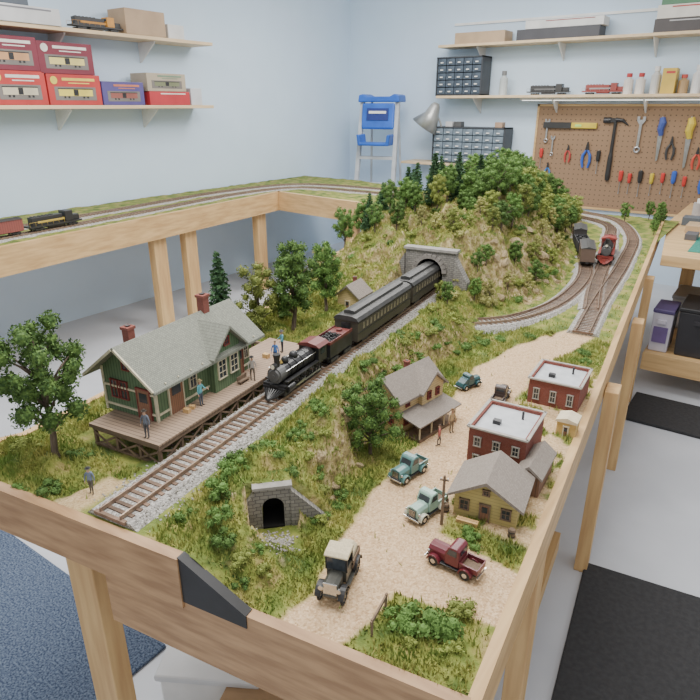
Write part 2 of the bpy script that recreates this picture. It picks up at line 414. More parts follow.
def sweep(T, prof, zf):
    B = MB(); n = len(prof); vs = []; fs = []
    for p, d, r in T:
        z = zf(p)
        for o, h in prof: vs.append((p.x+r.x*o, p.y+r.y*o, z+h))
    for i in range(len(T)-1):
        for k in range(n): fs.append((i*n+k, i*n+(k+1) % n, (i+1)*n+(k+1) % n, (i+1)*n+k))
    fs += [tuple(range(n)), tuple(range((len(T)-1)*n, len(T)*n))]
    return B.add(vs, fs)
TRK = {}
def track(key, pts, z, label, ds=.0195, sc=1.0):
    root = thing('railroad_track', label, 'track', group='model railroad tracks')
    path = resample([(x, y, 0) for x, y in pts], ds); T = frames(path); zf = (lambda p: z)
    TRK[key] = (path, z+.0225)
    part('ballast_bed', sweep(T, [(-.080*sc,-.012),(-.050*sc,.0122),(.050*sc,.0122),(.080*sc,-.012)], zf), m_ballast, root, label='grey crushed stone ballast')
    for o in (-.0265*sc, .0265*sc):
        part('rail', sweep(T, [(o-.0020,.0145),(o-.0016,.0225),(o+.0016,.0225),(o+.0020,.0145)], zf), m_rail, root)
    rest = MB()
    for i, (p, d, r) in enumerate(T):
        a = atan2(r.y, r.x)
        if i < 96:
            mk('tie', tie_me, root, (p.x, p.y, z+.0112), (0,0,a+random.uniform(-.02,.02)), (sc,1,1))
        else: rest.box((p.x, p.y, z+.0112), (.080*sc,.0080,.007), 0, a)
    if rest.v:
        o = part('remaining_ties', rest, m_tie, root); o['kind'] = 'stuff'
    return root
track('main', [(xrail(y), y) for y in (.510,.9,1.4,2.0,2.7)], .872, 'straight main line track on grey ballast past the depot')
track('A', [(-.50,2.21),(-.55,2.64),(-.625,3.46),(-.74,4.20),(-1.01,4.80),(-1.5,4.95),(-2.4,4.75)], .812, 'outer yard track curving behind the hill', sc=.9)
track('C', [(-.545,2.50),(-.62,2.85),(-.72,3.45),(-.84,4.05),(-1.0,4.55),(-1.5,4.78),(-2.4,4.60)], .813, 'siding track beside the hill', sc=.9)
track('B', [(-.96,2.03),(-.86,2.08),(-.75,2.23),(-.685,2.51),(-.70,2.93),(-.79,3.31),(-.93,3.69),(-1.05,4.08),(-1.2,4.3)], .814, 'curved branch track around the hill foot', sc=.9)
track('D', [(-3.62,1.1),(-3.75,2.6),(-3.9,3.8),(-3.75,4.5),(-3.0,4.6),(-2.3,4.5)], .868, 'wall shelf track with weathered ties', .03)
track('E', [(-3.85,1.1),(-4.0,2.6),(-4.12,3.9),(-3.9,4.7),(-3.1,4.85),(-2.3,4.75)], .868, 'wall shelf track with weathered ties', .03)

# ------------------------------------------------------------------ stone portals
m_stone = brick('stone_block', (.19,.18,.165), (.27,.255,.23), (.09,.085,.08), 30, 'xy', bw=.5, rh=.25)
m_inner_shade = mat('inner_shade_black', (.012,.011,.010), None, 20, 1)  # near-black colour paints in the shade inside the tunnel and culvert openings
def arch(B, w, h, hw, hh, th, m=0):
    R = hw/2; spring = hh-R; inner = [(-R,0)]+[(-R,spring*k/3) for k in range(1,3)]+[(-R*cos(pi*k/12), spring+R*sin(pi*k/12)) for k in range(13)]+[(R,spring*k/3) for k in (2,1)]+[(R,0)]
    outer = []
    for x, z in inner:
        if z <= spring*.99: outer.append((w/2*(1 if x > 0 else -1), h*z/spring*.7 if z > 0 else 0))
        else:
            a = atan2(z-spring, x); ca = abs(cos(a)); sa = sin(a)
            tx = w/2/ca if ca > 1e-6 else 1e9; tz_ = (h-spring)/sa if sa > 1e-6 else 1e9
            t = min(tx, tz_); outer.append((t*cos(a), spring+t*sin(a)))
    for i in (1, 2): outer[i] = (-w/2, spring*i/3); outer[-1-i] = (w/2, spring*i/3)
    n = len(inner); vs = [(x,-th/2,z) for x,z in inner]+[(x,-th/2,z) for x,z in outer]+[(x,th/2,z) for x,z in inner]+[(x,th/2,z) for x,z in outer]
    fs = []
    for i in range(n-1):
        fs += [(i,i+1,n+i+1,n+i),(2*n+i,3*n+i,3*n+i+1,2*n+i+1),(i,2*n+i,2*n+i+1,i+1),(n+i,n+i+1,3*n+i+1,3*n+i)]
    fs += [(0,n,3*n,2*n),(n-1,3*n-1,4*n-1,2*n-1)]
    B.add(vs, fs, m)
    for sgn in (-1, 1):
        cs = [p for p in outer if abs(abs(p[0])-w/2) < 1e-6 and p[0]*sgn > 0]; tp = [p for p in outer if abs(p[1]-h) < 1e-6 and p[0]*sgn > 0]
        if cs and tp:
            c0 = max(cs, key=lambda p: p[1]); t0 = max(tp, key=lambda p: abs(p[0]))
            B.prism([c0, (sgn*w/2, h), t0], 'y', -th/2, th/2, m)
    return inner
rzr = atan2(.133, 1)
por = thing('tunnel_portal', 'grey cut-stone arched tunnel portal in the hillside', 'tunnel', (xrail(2.2), 2.2, .868), rzr)
B = MB(); inn = arch(B, .215, .184, .110, .152, .035)
part('portal_face', B, m_stone, por)
B = MB(); R = .055
for k in range(11):
    a = pi*(k+.5)/11; B.box((-(R+.010)*cos(a), -.02, .152-R+(R+.010)*sin(a)), (.017,.02,.018), 0, ry=a-pi/2)
part('arch_ring', B, mat('portal_ring_stone', (.26,.24,.22), (.18,.165,.15), 40, .9, .2), por)
part('coping', MB().box((0,-.004,.188),(.228,.045,.010)), mat('cap_stone', (.32,.30,.28), (.23,.22,.20), 40, .9, .2), por)
for sgn in (-1, 1): part('wing_wall', MB().prism([(sgn*.107,0),(sgn*.165,0),(sgn*.165,.07),(sgn*.107,.165)], 'y', -.035, .01), m_stone, por)
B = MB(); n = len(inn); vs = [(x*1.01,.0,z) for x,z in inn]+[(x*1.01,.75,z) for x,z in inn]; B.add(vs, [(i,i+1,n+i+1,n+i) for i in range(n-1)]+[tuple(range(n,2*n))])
part('tunnel_lining', B, m_inner_shade, por)

cul = thing('stone_culvert', 'small grey stone culvert arch set in the grassy embankment', 'culvert', (CUL[0],CUL[1],.797), CUL[2])
B = MB(); inn = arch(B, .072, .100, .044, .076, .016); part('culvert_face', B, m_stone, cul)
part('coping', MB().box((0,-.002,.102),(.079,.022,.006)), MATS['cap_stone'], cul)
part('wing_wall', MB().prism([(.036,0),(.112,0),(.112,.010),(.036,.092)], 'y', -.010, .008), m_stone, cul)
part('wing_wall', MB().prism([(-.036,0),(-.090,0),(-.090,.020),(-.036,.092)], 'y', -.010, .008), m_stone, cul)
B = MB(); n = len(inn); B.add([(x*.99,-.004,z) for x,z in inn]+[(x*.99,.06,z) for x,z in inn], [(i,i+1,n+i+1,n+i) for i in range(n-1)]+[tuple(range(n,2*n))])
part('culvert_lining', B, m_inner_shade, cul)
part('culvert_floor', MB().box((0,.025,.006),(.043,.07,.006)), m_inner_shade, cul)
part('earth_fill', MB().prism([(.003,.094),(.050,.094),(.050,.118),(.034,.1125),(.014,.1085),(.003,.1040)], 'x', -.038, .038), m_ter, cul, label='grassy soil over the culvert')

# ------------------------------------------------------------------ vegetation
def leaf_arrays(lobes, n, size, seed, squash=1.0, shell=.45):
    r = np.random.default_rng(seed); lob = np.array(lobes); wgt = lob[:, 3]**2; wgt /= wgt.sum()
    k = r.choice(len(lob), n, p=wgt); d = r.normal(size=(n, 3)); d /= np.linalg.norm(d, axis=1)[:, None]
    rad = lob[k, 3]*(1.08-shell*r.random(n)**1.3); c = lob[k, :3]+d*rad[:, None]*np.array([1, 1, squash])
    a = r.normal(size=(n, 3)); a /= np.linalg.norm(a, axis=1)[:, None]
    a = a+d*-.2; b = np.cross(d+.6*r.normal(size=(n,3)), a); b /= np.linalg.norm(b, axis=1)[:, None]+1e-9
    s = size*(.6+.8*r.random(n))[:, None]
    V = np.stack([c-a*s, c-b*s*.6, c+a*s, c+b*s*.6], 1).reshape(-1, 3)
    return V
def foliage_mesh(name, lobes, n, size, seed, m, squash=1.0, core=.66):
    V = leaf_arrays(lobes, n, size, seed, squash); F = np.arange(len(V)).reshape(-1, 4).tolist()
    V = V.tolist()
    B = MB()
    for l in lobes: B.sphere(l[:3], (l[3]*core, l[3]*core, l[3]*core*squash), 0, 7, 5)
    o = len(V); V += B.v; F += [tuple(i+o for i in f) for f in B.f]
    me = bpy.data.meshes.new(name); me.from_pydata(V, [], F); me.materials.append(m); return me
def leafmat(name, dark, light, rand=.28):
    return mat(name, light, dark, 38, .9, 0, rand=rand, detail=5)
m_leaf = leafmat('leaf_green', (.038,.095,.020), (.135,.235,.048))
m_leaf2 = leafmat('leaf_olive', (.12,.165,.03), (.29,.32,.075))
m_leaf3 = leafmat('leaf_yellowgreen', (.22,.23,.06), (.42,.40,.15))
m_conif = leafmat('needle_green', (.020,.065,.028), (.065,.14,.05))
m_bark = mat('bark', (.16,.12,.09), (.09,.065,.045), 60, .95, .3, stretch=(1,1,.2))
def decid(seed, m, nl=24, nleaf=3000, wide=.26, low=.34, lr=(.062,.105), leaf=.0145):
    r = random.Random(seed); lobes = []
    for i in range(nl):
        z = low+(1-low-.08)*((i+.5)/nl); t = (z-low)/(1-low)
        env = wide*(sin(pi*min(1, .16+t*.80))**.75)
        a = i*2.4+r.uniform(-.5,.5); q = env*r.uniform(.45,1.0)
        lobes.append((q*cos(a), q*sin(a), z+r.uniform(-.03,.03), r.uniform(*lr)*(1.1-.25*t)))
    lobes += [(0,0,.93,lr[0]), (0,0,.6,lr[1]), (0.02,0,.76,lr[1])]
    T = MB(); T.tube([(0,0,-.04),(.01,0,.05),(-.012,.01,.25),(.01,-.01,.5),(0,0,.85)], [.035,.024,.02,.014,.005], 7)
    for i, l in enumerate(lobes[:nl]):
        if i % 2 == 0:
            z0 = max(.2, l[2]-.22); T.tube([(0,0,z0),(l[0]*.5,l[1]*.5,z0+(l[2]-z0)*.6),(l[0]*.95,l[1]*.95,l[2])], [.011,.008,.003], 5)
    return T.mesh('trunk', [m_bark], True), foliage_mesh('foliage', lobes, nleaf, leaf, seed, m)
def conifer(seed):
    r = random.Random(seed); T = MB().tube([(0,0,-.04),(0,0,.9)], [.022,.004], 6); V = []; F = []
    rr = np.random.default_rng(seed)
    tiers = 16
    for k in range(tiers):
        z = .13+.84*k/tiers; R = .19*(1-(k/tiers))**.85+.012; nb = max(5, int(14*(1-k/tiers))+4)
        for j in range(nb):
            a = 2*pi*j/nb+r.uniform(-.2,.2); rl = R*r.uniform(.8,1.1)
            for s in range(7):
                t = (s+.6)/7*rl; c = np.array([t*cos(a), t*sin(a), z+.03-.28*t+r.uniform(-.008,.008)])
                for _ in range(2):
                    d = rr.normal(size=3)*.016; e = rr.normal(size=3)*.011; o = len(V); V += [(c+d).tolist(), (c+e).tolist(), (c-d).tolist(), (c-e).tolist()]; F.append((o,o+1,o+2,o+3))
    me = bpy.data.meshes.new('foliage'); me.from_pydata(V, [], F); me.materials.append(m_conif)
    return T.mesh('trunk', [m_bark], True), me
TV = {'d1': decid(1, m_leaf), 'd2': decid(2, m_leaf, 28, 3400, .24, .26), 'd3': decid(3, m_leaf, 22, 2800, .32, .36),
      'o1': decid(4, m_leaf2, 24, 3200, .29, .18), 'y1': decid(6, m_leaf3, 20, 2600, .30, .16), 'c1': conifer(8), 'c2': conifer(9),
      'hero': decid(12, m_leaf, 34, 7000, .28, .33, (.048,.080), .0115), 'hero2': decid(15, m_leaf, 36, 7000, .35, .24, (.06,.10), .0125), 'tall': decid(21, m_leaf, 34, 6000, .21, .26, (.05,.08), .012)}
TL = {'d': ('tree', 'dark green leafy miniature tree', 'tree'), 'o': ('tree', 'olive green bushy miniature tree', 'tree'), 'y': ('tree', 'pale yellow-green miniature tree', 'tree'),
      'c': ('pine_tree', 'slender dark green miniature conifer', 'tree'), 'h': ('tree', 'large broad green miniature tree by the depot', 'tree'), 't': ('tree', 'tall slender green miniature tree beside the track', 'tree')}
def tree(kind, x, y, h, label=None, z=None, wide=1):
    n, l, c = TL[kind[0]]; tr, fo = TV[kind]
    root = mk(n, None, None, (x, y, (H(x, y) if z is None else z)-.002), (0,0,random.uniform(0,6.28)), (h*wide,h*wide,h), label=label or l+(' on the rocky hill' if y > 1.95 else ''), cat=c, group='miniature trees')
    mk('trunk', tr, root); mk('foliage', fo, root); return root
tree('hero', -1.215, .585, .335, wide=1.0)
tree('hero2', -.70, 1.085, .205, 'broad green miniature tree at the embankment foot', wide=1.02, z=.80)
tree('c1', -1.455, 1.33, .30, 'tall dark conifer behind the depot')
tree('o1', -1.39, 1.44, .26, 'olive yellow bushy tree behind the depot', wide=1.0)
tree('tall', -1.31, 1.53, .33, wide=1.05); tree('tall', -1.33, 1.74, .275, wide=.95)
tree('y1', -1.52, 1.95, .16); tree('o1', -1.47,1.75,.15)
for x, y, h, k in [(-1.64,2.30,.20,'d1'),(-1.57,2.40,.19,'c1'),(-1.50,2.34,.14,'d3'),(-1.66,2.48,.20,'d2'),(-1.62,2.60,.22,'c1'),(-1.55,2.72,.24,'c2'),(-1.49,2.60,.19,'d2'),(-1.60,2.9,.24,'c1'),(-1.48,2.86,.25,'c2'),(-1.41,2.72,.22,'c1'),(-1.42,2.56,.15,'d2'),
        (-1.36,2.88,.25,'c2'),(-1.54,3.05,.24,'c1'),(-1.45,2.45,.15,'d1'),(-1.53,2.52,.16,'d1'),(-1.68,2.7,.2,'d1'),(-1.42,3.02,.24,'c1'),(-1.30,3.02,.24,'c2'),(-1.34,2.74,.18,'d1'),(-1.33,2.62,.16,'o1'),(-1.28,2.86,.19,'d2'),(-1.43,2.80,.17,'d3')]:
    tree(k, x, y, h, wide=1.1 if k[0] == 'c' else 1)
rt = random.Random(77); placed = []
for i in range(4500):
    x = rt.uniform(-1.5, -.80); y = rt.uniform(2.34, 4.6); xh = float(XH(y))
    if x > xh-.06 or x < xL(y)+.12: continue
    if y < 3.1 and x < -1.24: continue
    edge_ = (xh-x) < .22 and y < 3.4
    low_ = y < 2.65
    if edge_ and rt.random() < .45: continue
    if any((x-a)**2+(y-b)**2 < (.088 if (edge_ or low_) else .084)**2 for a, b in placed): continue
    placed.append((x, y))
    k = rt.choice(['o1','y1','d3','o1','d2','y1']) if (edge_ or low_) else rt.choice(['d1','d2','d3','d1','d2','d3','o1','o1'])
    tree(k, x, y, rt.uniform(.07,.12) if (edge_ or low_) else (rt.uniform(.12,.16) if y < 2.8 else rt.uniform(.15,.20)), wide=1.2)
for x, y, h, k in [(-.97,2.30,.09,'d3'),(-.93,2.2,.10,'d1'),(-.90,2.28,.08,'y1'),(-.90,4.72,.15,'d3'),(-.66,4.7,.13,'d1'),(-.70,4.9,.15,'d2'),(-.64,4.35,.10,'d3'),(-1.7,3.3,.22,'c2'),(-1.68,3.0,.22,'c1'),(-1.8,3.6,.2,'d1'),(-1.02,2.08,.10,'o1'),(-.93,1.95,.1,'d1'),(-1.27,2.36,.10,'y1'),(-1.36,2.36,.10,'o1'),(-.78,4.95,.14,'d1'),(-.67,4.55,.12,'d2')]:
    tree(k, x, y, h)
def bushmesh(seed, m, n=800):
    r = random.Random(seed); lobes = [(r.uniform(-.65,.65), r.uniform(-.65,.65), r.uniform(.12,.5), r.uniform(.28,.48)) for _ in range(9)]
    return foliage_mesh('bush', lobes, n, .07, seed, m, .8)
BV = {'g': [bushmesh(31, m_leaf), bushmesh(32, m_leaf)], 'o': [bushmesh(33, m_leaf2), bushmesh(34, m_leaf2)], 'y': [bushmesh(35, m_leaf3)]}
def bush(x, y, r, k='g', label=None):
    nm = {'g': 'dark green foam bush', 'o': 'olive green foam bush', 'y': 'pale yellow-green foam bush'}[k]
    return mk('bush', random.choice(BV[k]), None, (x, y, H(x, y)-.003), (0,0,random.uniform(0,6.28)), (r, r, r*random.uniform(.8,1.1)), label=label or nm+' on grassy ground', cat='bush', group='foam bushes')
for a in [(-.80,.60,.030,'g'),(-1.10,.50,.028,'g'),(-1.15,.47,.02,'g'),(-1.18,.62,.03,'g'),(-1.3,.56,.04,'o'),(-.785,.68,.034,'g'),(-.83,.78,.030,'g'),(-.80,.73,.032,'g'),(-.77,.67,.026,'g'),(-.73,.62,.028,'g'),(-.66,.60,.026,'o'),(-.64,.575,.02,'g'),(-.62,.62,.022,'o'),(-.70,.60,.026,'g'),(-.655,.635,.018,'g'),
          (-.33,.70,.050,'g'),(-.37,.675,.034,'g'),(-.30,.75,.034,'o'),(-.28,.68,.025,'o'),(-.34,.65,.022,'o'),(-.36,.93,.030,'g'),(-.38,.98,.015,'o'),(-.45,2.05,.03,'g'),(-.42,1.98,.025,'g'),(-.92,1.25,.024,'g'),(-.90,1.4,.027,'g'),(-.80,1.13,.027,'o'),(-.80,1.02,.026,'g'),
          (-.95,1.62,.028,'g'),(-.86,1.72,.033,'g'),(-.82,1.85,.035,'g'),(-.78,1.93,.035,'g'),(-.74,2.02,.03,'g'),(-.88,1.9,.033,'o'),(-.95,1.8,.03,'o'),(-.66,2.1,.03,'g'),(-.60,2.16,.025,'o'),(-.83,2.02,.03,'o'),(-1.33,1.3,.035,'g'),(-1.36,1.6,.035,'o'),(-1.30,1.85,.035,'g'),(-1.42,1.6,.03,'g'),(-1.38,1.15,.03,'o'),(-1.34,1.0,.03,'g'),(-1.28,2.0,.03,'o'),
          (-.64,.82,.018,'g'),(-.63,.87,.022,'g'),(-.66,.93,.018,'o'),(-.78,.82,.026,'g'),(-.72,.87,.022,'o'),(-.79,.80,.024,'g'),(-.745,.795,.018,'g'),(-.70,.80,.014,'o')]:
    bush(*a)
r2 = random.Random(5); nb = 0
while nb < 210:
    x = r2.uniform(-1.68,-.8); y = r2.uniform(2.0,4.2)
    if abs(x-xrail(y)) < .12 and y < 2.32: continue
    if x > float(XH(y))-.03 or x < xL(y)+.03: continue
    bush(x, y, r2.uniform(.018,.042), r2.choice('gooygoo')); nb += 1
nb = 0
while nb < 95:
    y = r2.uniform(.80,2.05); x = r2.uniform(float(xrail(y))+.11, float(XF(y))+.01)
    lx, ly = cul_local(x, y)
    if abs(lx) < .08 and -.12 < ly < .03: continue
    bush(x, y, r2.uniform(.011,.027), r2.choice('googog')); nb += 1
# rocks
m_rockm = mat('tan_rock', (.54,.42,.25), (.24,.18,.09), 9, .95, .6, detail=10)
def rockmesh(seed):
    bm = bmesh.new(); bmesh.ops.create_icosphere(bm, subdivisions=3, radius=1); r = random.Random(seed)
    pl = [(Vector((r.gauss(0,1), r.gauss(0,1), r.gauss(0,1))).normalized(), r.uniform(.55,.85)) for _ in range(9)]
    for v in bm.verts:
        for nrm, dd in pl:
            k = v.co.dot(nrm)
            if k > dd: v.co -= nrm*(k-dd)
        v.co *= 1+.06*(r.random()-.5)
    me = bpy.data.meshes.new('rock'); bm.to_mesh(me); bm.free(); me.materials.append(m_rockm); return me
RV = [rockmesh(i) for i in range(4)]
nb = 0
while nb < 50:
    if nb < 36:
        y = r2.uniform(2.25,3.7); x = float(XH(y))-r2.uniform(.03,.22); s = r2.uniform(.016,.040)
        if abs(x-xrail(y)) < .15 and y < 2.35: continue
        lab = 'tan weathered rock outcrop on the hillside'
    else:
        y = r2.uniform(.85,1.15); x = float(XF(y))-r2.uniform(.0,.07); s = r2.uniform(.007,.014); lab = 'small tan boulder on the embankment slope'
        if abs(cul_local(x,y)[0]) < .07 and abs(cul_local(x,y)[1]) < .07: continue
    mk('rock', r2.choice(RV), None, (x, y, H(x, y)-s*.25), (r2.uniform(-.4,.4), r2.uniform(-.4,.4), r2.uniform(0,6)), (s, s*r2.uniform(.7,1.2), s*r2.uniform(.5,.8)), label=lab, cat='rock', group='scenery rocks'); nb += 1
# static grass
N = 380000
gx = rng.uniform(-1.75, -.2, N); gy = rng.uniform(.44, 3.9, N)
s_ = gx-xrail(gy)
ok = (gx > xL(gy)+.004) & (gx < xR(gy)-.004) & (gy > yfront(gx)+.003) & ((roadm(gx, gy) < .3) | (rng.random(N) < .004)) & ~((np.abs(s_) < .080) & (gy < 2.2))
ok &= ~((s_ < -.05) & (s_ > -.34) & (gy > .66) & (gy < 1.27))
lx, ly = cul_local(gx, gy); ok &= ~((np.abs(lx) < .05) & (ly > -.09) & (ly < .010))
ok &= (fbm(gx, gy, 13, 50) > .34) | (rng.random(N) < .35)
ok &= ~((gy > 2.18) & (gx > XH(gy)-.02)) | (rng.random(N) < .12)
ok &= ~((gy > 2.3) & (gx > XH(gy)-.20)) | (rng.random(N) < .45)
ok &= rng.random(N) < I(gy, [.5,1.5,2.5,3.6], [1,.85,.65,.5])
gx = gx[ok]; gy = gy[ok]; gz = hfun(gx, gy); n = len(gx)
hgt = (.005+.010*rng.random(n))*(.6+.8*vn(gx, gy, 15, 3)); an = rng.random(n)*2*pi; wd = (.0011+.0008*rng.random(n))*(1+.25*gy)
lx = rng.normal(size=n)*.004; ly = rng.normal(size=n)*.004
V = np.stack([np.stack([gx-np.cos(an)*wd, gy-np.sin(an)*wd, gz-.001], 1), np.stack([gx+np.cos(an)*wd, gy+np.sin(an)*wd, gz-.001], 1), np.stack([gx+lx, gy+ly, gz+hgt], 1)], 1).reshape(-1, 3)
me = bpy.data.meshes.new('static_grass'); me.from_pydata(V.tolist(), [], np.arange(3*n).reshape(-1, 3).tolist())
m_grass = mat('static_grass_fibre', (.40,.38,.11), (.14,.22,.038), 15, .9, detail=9); me.materials.append(m_grass)
mk('static_grass', me, None, label='green and straw static grass covering the layout', cat='grass', kind='stuff')
gB = MB(); rr = random.Random(3)
for i in range(1700):
    if i < 420:
        x, y = rr.gauss(-.668,.018), rr.gauss(.70,.018)
        if roadm(x, y) > .5: continue
    else:
        y = rr.uniform(.53,2.18); x = float(xrail(y))+rr.choice((-1,1))*rr.uniform(.045,.088)
    z = max(H(x, y), .884-.85*max(0, abs(x-xrail(y))-.052) if i >= 420 else 0); s = rr.uniform(.0010,.0022)
    gB.box((x,y,z+s*.3),(s*2,s*1.6,s*1.4),0,rr.uniform(0,3),rr.uniform(0,1))
solo('loose_gravel', gB, mat('gravel_grey', (.42,.39,.35), (.24,.22,.20), 200, .9), 'loose grey gravel beside the track and culvert', 'gravel', kind='stuff')

# ------------------------------------------------------------------ buildings
m_deck = stripe('deck_planks', (.33,.235,.165), (.13,.09,.06), 90, 'y', .16)
m_beam = mat('trestle_wood', (.22,.15,.10), (.13,.09,.06), 60, .9, .1)
m_greenwall = stripe('green_board_batten', (.105,.165,.085), (.055,.095,.05), 110, 'xy', .22)
m_shingle = brick('grey_shingle', (.19,.20,.165), (.25,.26,.215), (.11,.115,.095), 85, 'y', bw=.5, rh=.28, ms=.03)
m_shingle_x = brick('grey_shingle_cross', (.19,.20,.165), (.25,.26,.215), (.11,.115,.095), 85, 'x', bw=.28, rh=.5, ms=.03)
m_brick = brick('red_brick', (.185,.045,.032), (.24,.07,.05), (.17,.10,.08), 160, 'xy')
m_tanwall = stripe('tan_clapboard', (.58,.44,.22), (.40,.30,.15), 140, 'z', .2)
m_olivewall = stripe('olive_clapboard', (.46,.38,.15), (.34,.28,.11), 130, 'z', .2)
m_greyroof = brick('weathered_roof', (.22,.185,.155), (.27,.235,.20), (.15,.13,.115), 95, 'y')
m_greyroof_x = brick('weathered_roof_cross', (.22,.185,.155), (.27,.235,.20), (.15,.13,.115), 95, 'x', bw=.28, rh=.5)
m_pale = mat('pale_roof', (.52,.54,.56), (.42,.44,.46), 30, .8)
m_door = stripe('brown_door', (.26,.13,.075), (.13,.065,.04), 160, 'xy', .2)

def gable(B, w, l, h, rh, m=0, axis='y'):
    B.prism([(-w/2,0),(w/2,0),(w/2,h),(0,h+rh),(-w/2,h)], axis, -l/2, l/2, m)
def roofslab(B, w, l, h, rh, o, t=.006, m=0, axis='y'):
    k = rh/(w/2)
    B.prism([(-(w/2+o), h-o*k),(0,h+rh),(w/2+o, h-o*k),(w/2+o, h-o*k+t),(0,h+rh+t*1.3),(-(w/2+o), h-o*k+t)], axis, -l/2-o, l/2+o, m)
def window(parent, loc, rz, w, h, m_frame, panes=(2,2), glass=None):
    B = MB(); f = .0026
    for sx in (-1,1): B.box((sx*w/2,0,0),(f,.005,h+f))
    for sz in (-1,1): B.box((0,0,sz*h/2),(w+f*1.6,.006,f))
    for i in range(1,panes[0]): B.box((-w/2+w*i/panes[0],0,0),(.0012,.0035,h))
    for i in range(1,panes[1]): B.box((0,0,-h/2+h*i/panes[1]),(w,.0035,.0012))
    B.box((0,.0005,0),(w,.0015,h),1)
    return part('window', B, [m_frame, glass or m_glass], parent, loc, (0,0,rz))
def door(parent, loc, rz, w, h, m_frame, m_d):
    B = MB(); f = .003
    for sx in (-1,1): B.box((sx*w/2,0,h/2),(f,.005,h))
    B.box((0,0,h),(w+f*1.4,.006,f)); B.box((0,0,h/2),(w,.003,h),1); B.box((0,-.0015,h*.72),(w*.6,.002,h*.3),2)
    return part('door', B, [m_frame, m_d, m_glass], parent, loc, (0,0,rz))
def chimney(parent, loc, s=.022, h=.05):
    B = MB(); B.box((0,0,h/2),(s,s,h)); B.box((0,0,h),(s*1.25,s*1.25,h*.12)); B.box((0,0,h*1.06),(s*.5,s*.5,h*.1),1)
    part('chimney', B, [m_brick, m_black], parent, loc)
dz = .921
plat = thing('station_platform', 'weathered plank platform on timber trestle supports beside the track', 'platform', (xrail(.94)-.165, .94, 0), rzr)
part('deck', MB().box((0,.0075,dz-.005),(.215,.545,.009)), m_deck, plat)
part('deck', MB().box((.01,.33,dz-.006),(.13,.12,.009)), m_deck, plat)
zg = .860
for y in np.linspace(-.255,.36,10):
    B = MB()
    for x in (-.10,-.03,.04,.097): B.box((x,y,(zg+dz-.02)/2),(.007,.007,dz-.02-zg))
    B.box((0,y,dz-.0135),(.208,.009,.009)); B.box((0,y,zg+.006),(.208,.008,.006))
    part('trestle_bent', B, m_beam, plat)
B = MB(); yy = np.linspace(-.255,.36,10)
for y in yy[:-1]:
    for sg_ in (-1,1): B.box((.1025,y+.034,(.866+dz-.02)/2),(.0025,.076,.0045),0,0,.48*sg_)
for x in (-.065,.005,.0685):
    for sg_ in (-1,1): B.box((x,-.2605,(.866+dz-.02)/2),(.072,.0025,.0045),0,0,0,.48*sg_)
part('cross_bracing', B, m_beam, plat)
part('edge_beam', MB().box((.105,.058,dz-.010),(.005,.645,.010)), m_beam, plat)

dep = thing('train_depot', 'green board-and-batten depot with grey shingle roof and brick chimneys', 'building', (xrail(.92)-.215, .925, dz-.002), rzr)
W, Ln, h, rh = .162, .355, .113, .062
B = MB(); gable(B, W, Ln, h, rh); part('walls', B, m_greenwall, dep)
B = MB(); roofslab(B, W, Ln, h, rh, .032); part('roof', B, m_shingle, dep)
cy, cw = .055, .105
B = MB(); B.prism([(cy-cw/2,0),(cy+cw/2,0),(cy+cw/2,h),(cy,h+.05),(cy-cw/2,h)], 'x', 0, W/2+.022); part('cross_gable_wall', B, m_greenwall, dep)
B = MB(); k = .05/(cw/2); o = .018
B.prism([(cy-cw/2-o,h-o*k),(cy,h+.05),(cy+cw/2+o,h-o*k),(cy+cw/2+o,h-o*k+.006),(cy,h+.058),(cy-cw/2-o,h-o*k+.006)], 'x', .01, W/2+.04); part('cross_gable_roof', B, m_shingle_x, dep)
B = MB(); B.box((0,-Ln/2-.001,h*.60),(W+.004,.004,.005)); B.box((0,-Ln/2-.001,.018),(W+.004,.004,.005)); B.box((W/2+.001,0,.018),(.004,Ln,.005)); B.box((W/2+.001,-.09,h*.93),(.004,Ln*.5,.006))
for sx in (-1,1): B.box((sx*W/2,-Ln/2,h/2),(.006,.006,h))
for sx in (-1, 1):
    B.box((sx*(W/4+.016), -Ln/2-.032, h+rh/2-.008), (W/2+.053,.004,.006), 0, 0, 0, sx*atan2(rh, W/2))
part('trim_boards', B, m_trim, dep)
window(dep, (-.045,-Ln/2-.002,.062), 0, .022,.045, m_redtrim); window(dep, (-.015,-Ln/2-.002,.062), 0, .022,.045, m_redtrim)
window(dep, (0,-Ln/2-.002,.128), 0, .020,.022, m_redtrim); door(dep, (.045,-Ln/2-.002,0), 0, .040,.078, m_redtrim, m_door)
X = W/2+.002
door(dep, (X,-.115,0), pi/2, .048,.085, m_trim, m_door); window(dep, (X,-.055,.062), pi/2, .024,.045, m_trim)
window(dep, (X+.022,cy-.024,.060), pi/2, .03,.05, m_trim,(2,3)); window(dep, (X+.022,cy+.024,.060), pi/2, .03,.05, m_trim,(2,3)); window(dep, (X+.022,cy,.128), pi/2, .018,.022, m_redtrim)
door(dep, (X,.130,0), pi/2, .026,.078, m_redtrim, m_door); window(dep, (X,.158,.062), pi/2, .018,.045, m_trim)
chimney(dep, (-.03,-.13,h+rh-.03), .02, .055); chimney(dep, (.0,.10,h+rh-.01), .022, .055)
B = MB()
for y in np.linspace(-Ln/2+.01, Ln/2-.01, 9):
    if abs(y-cy) < .07: continue
    B.box((W/2+.015,y,h-.022),(.034,.003,.003),0,0,0,-.8)
part('eave_bracket', B, m_trim, dep)
B = MB(); B.box((0,0,.007),(.04,.012,.003)); B.box((0,.005,.013),(.04,.002,.012)); [B.box((sx*.015,0,.0035),(.003,.01,.007)) for sx in (-1,1)]
solo('platform_bench', B, m_beam, 'small wooden bench on the station platform', 'bench', (-1.065,1.03,dz), pi/2+rzr)
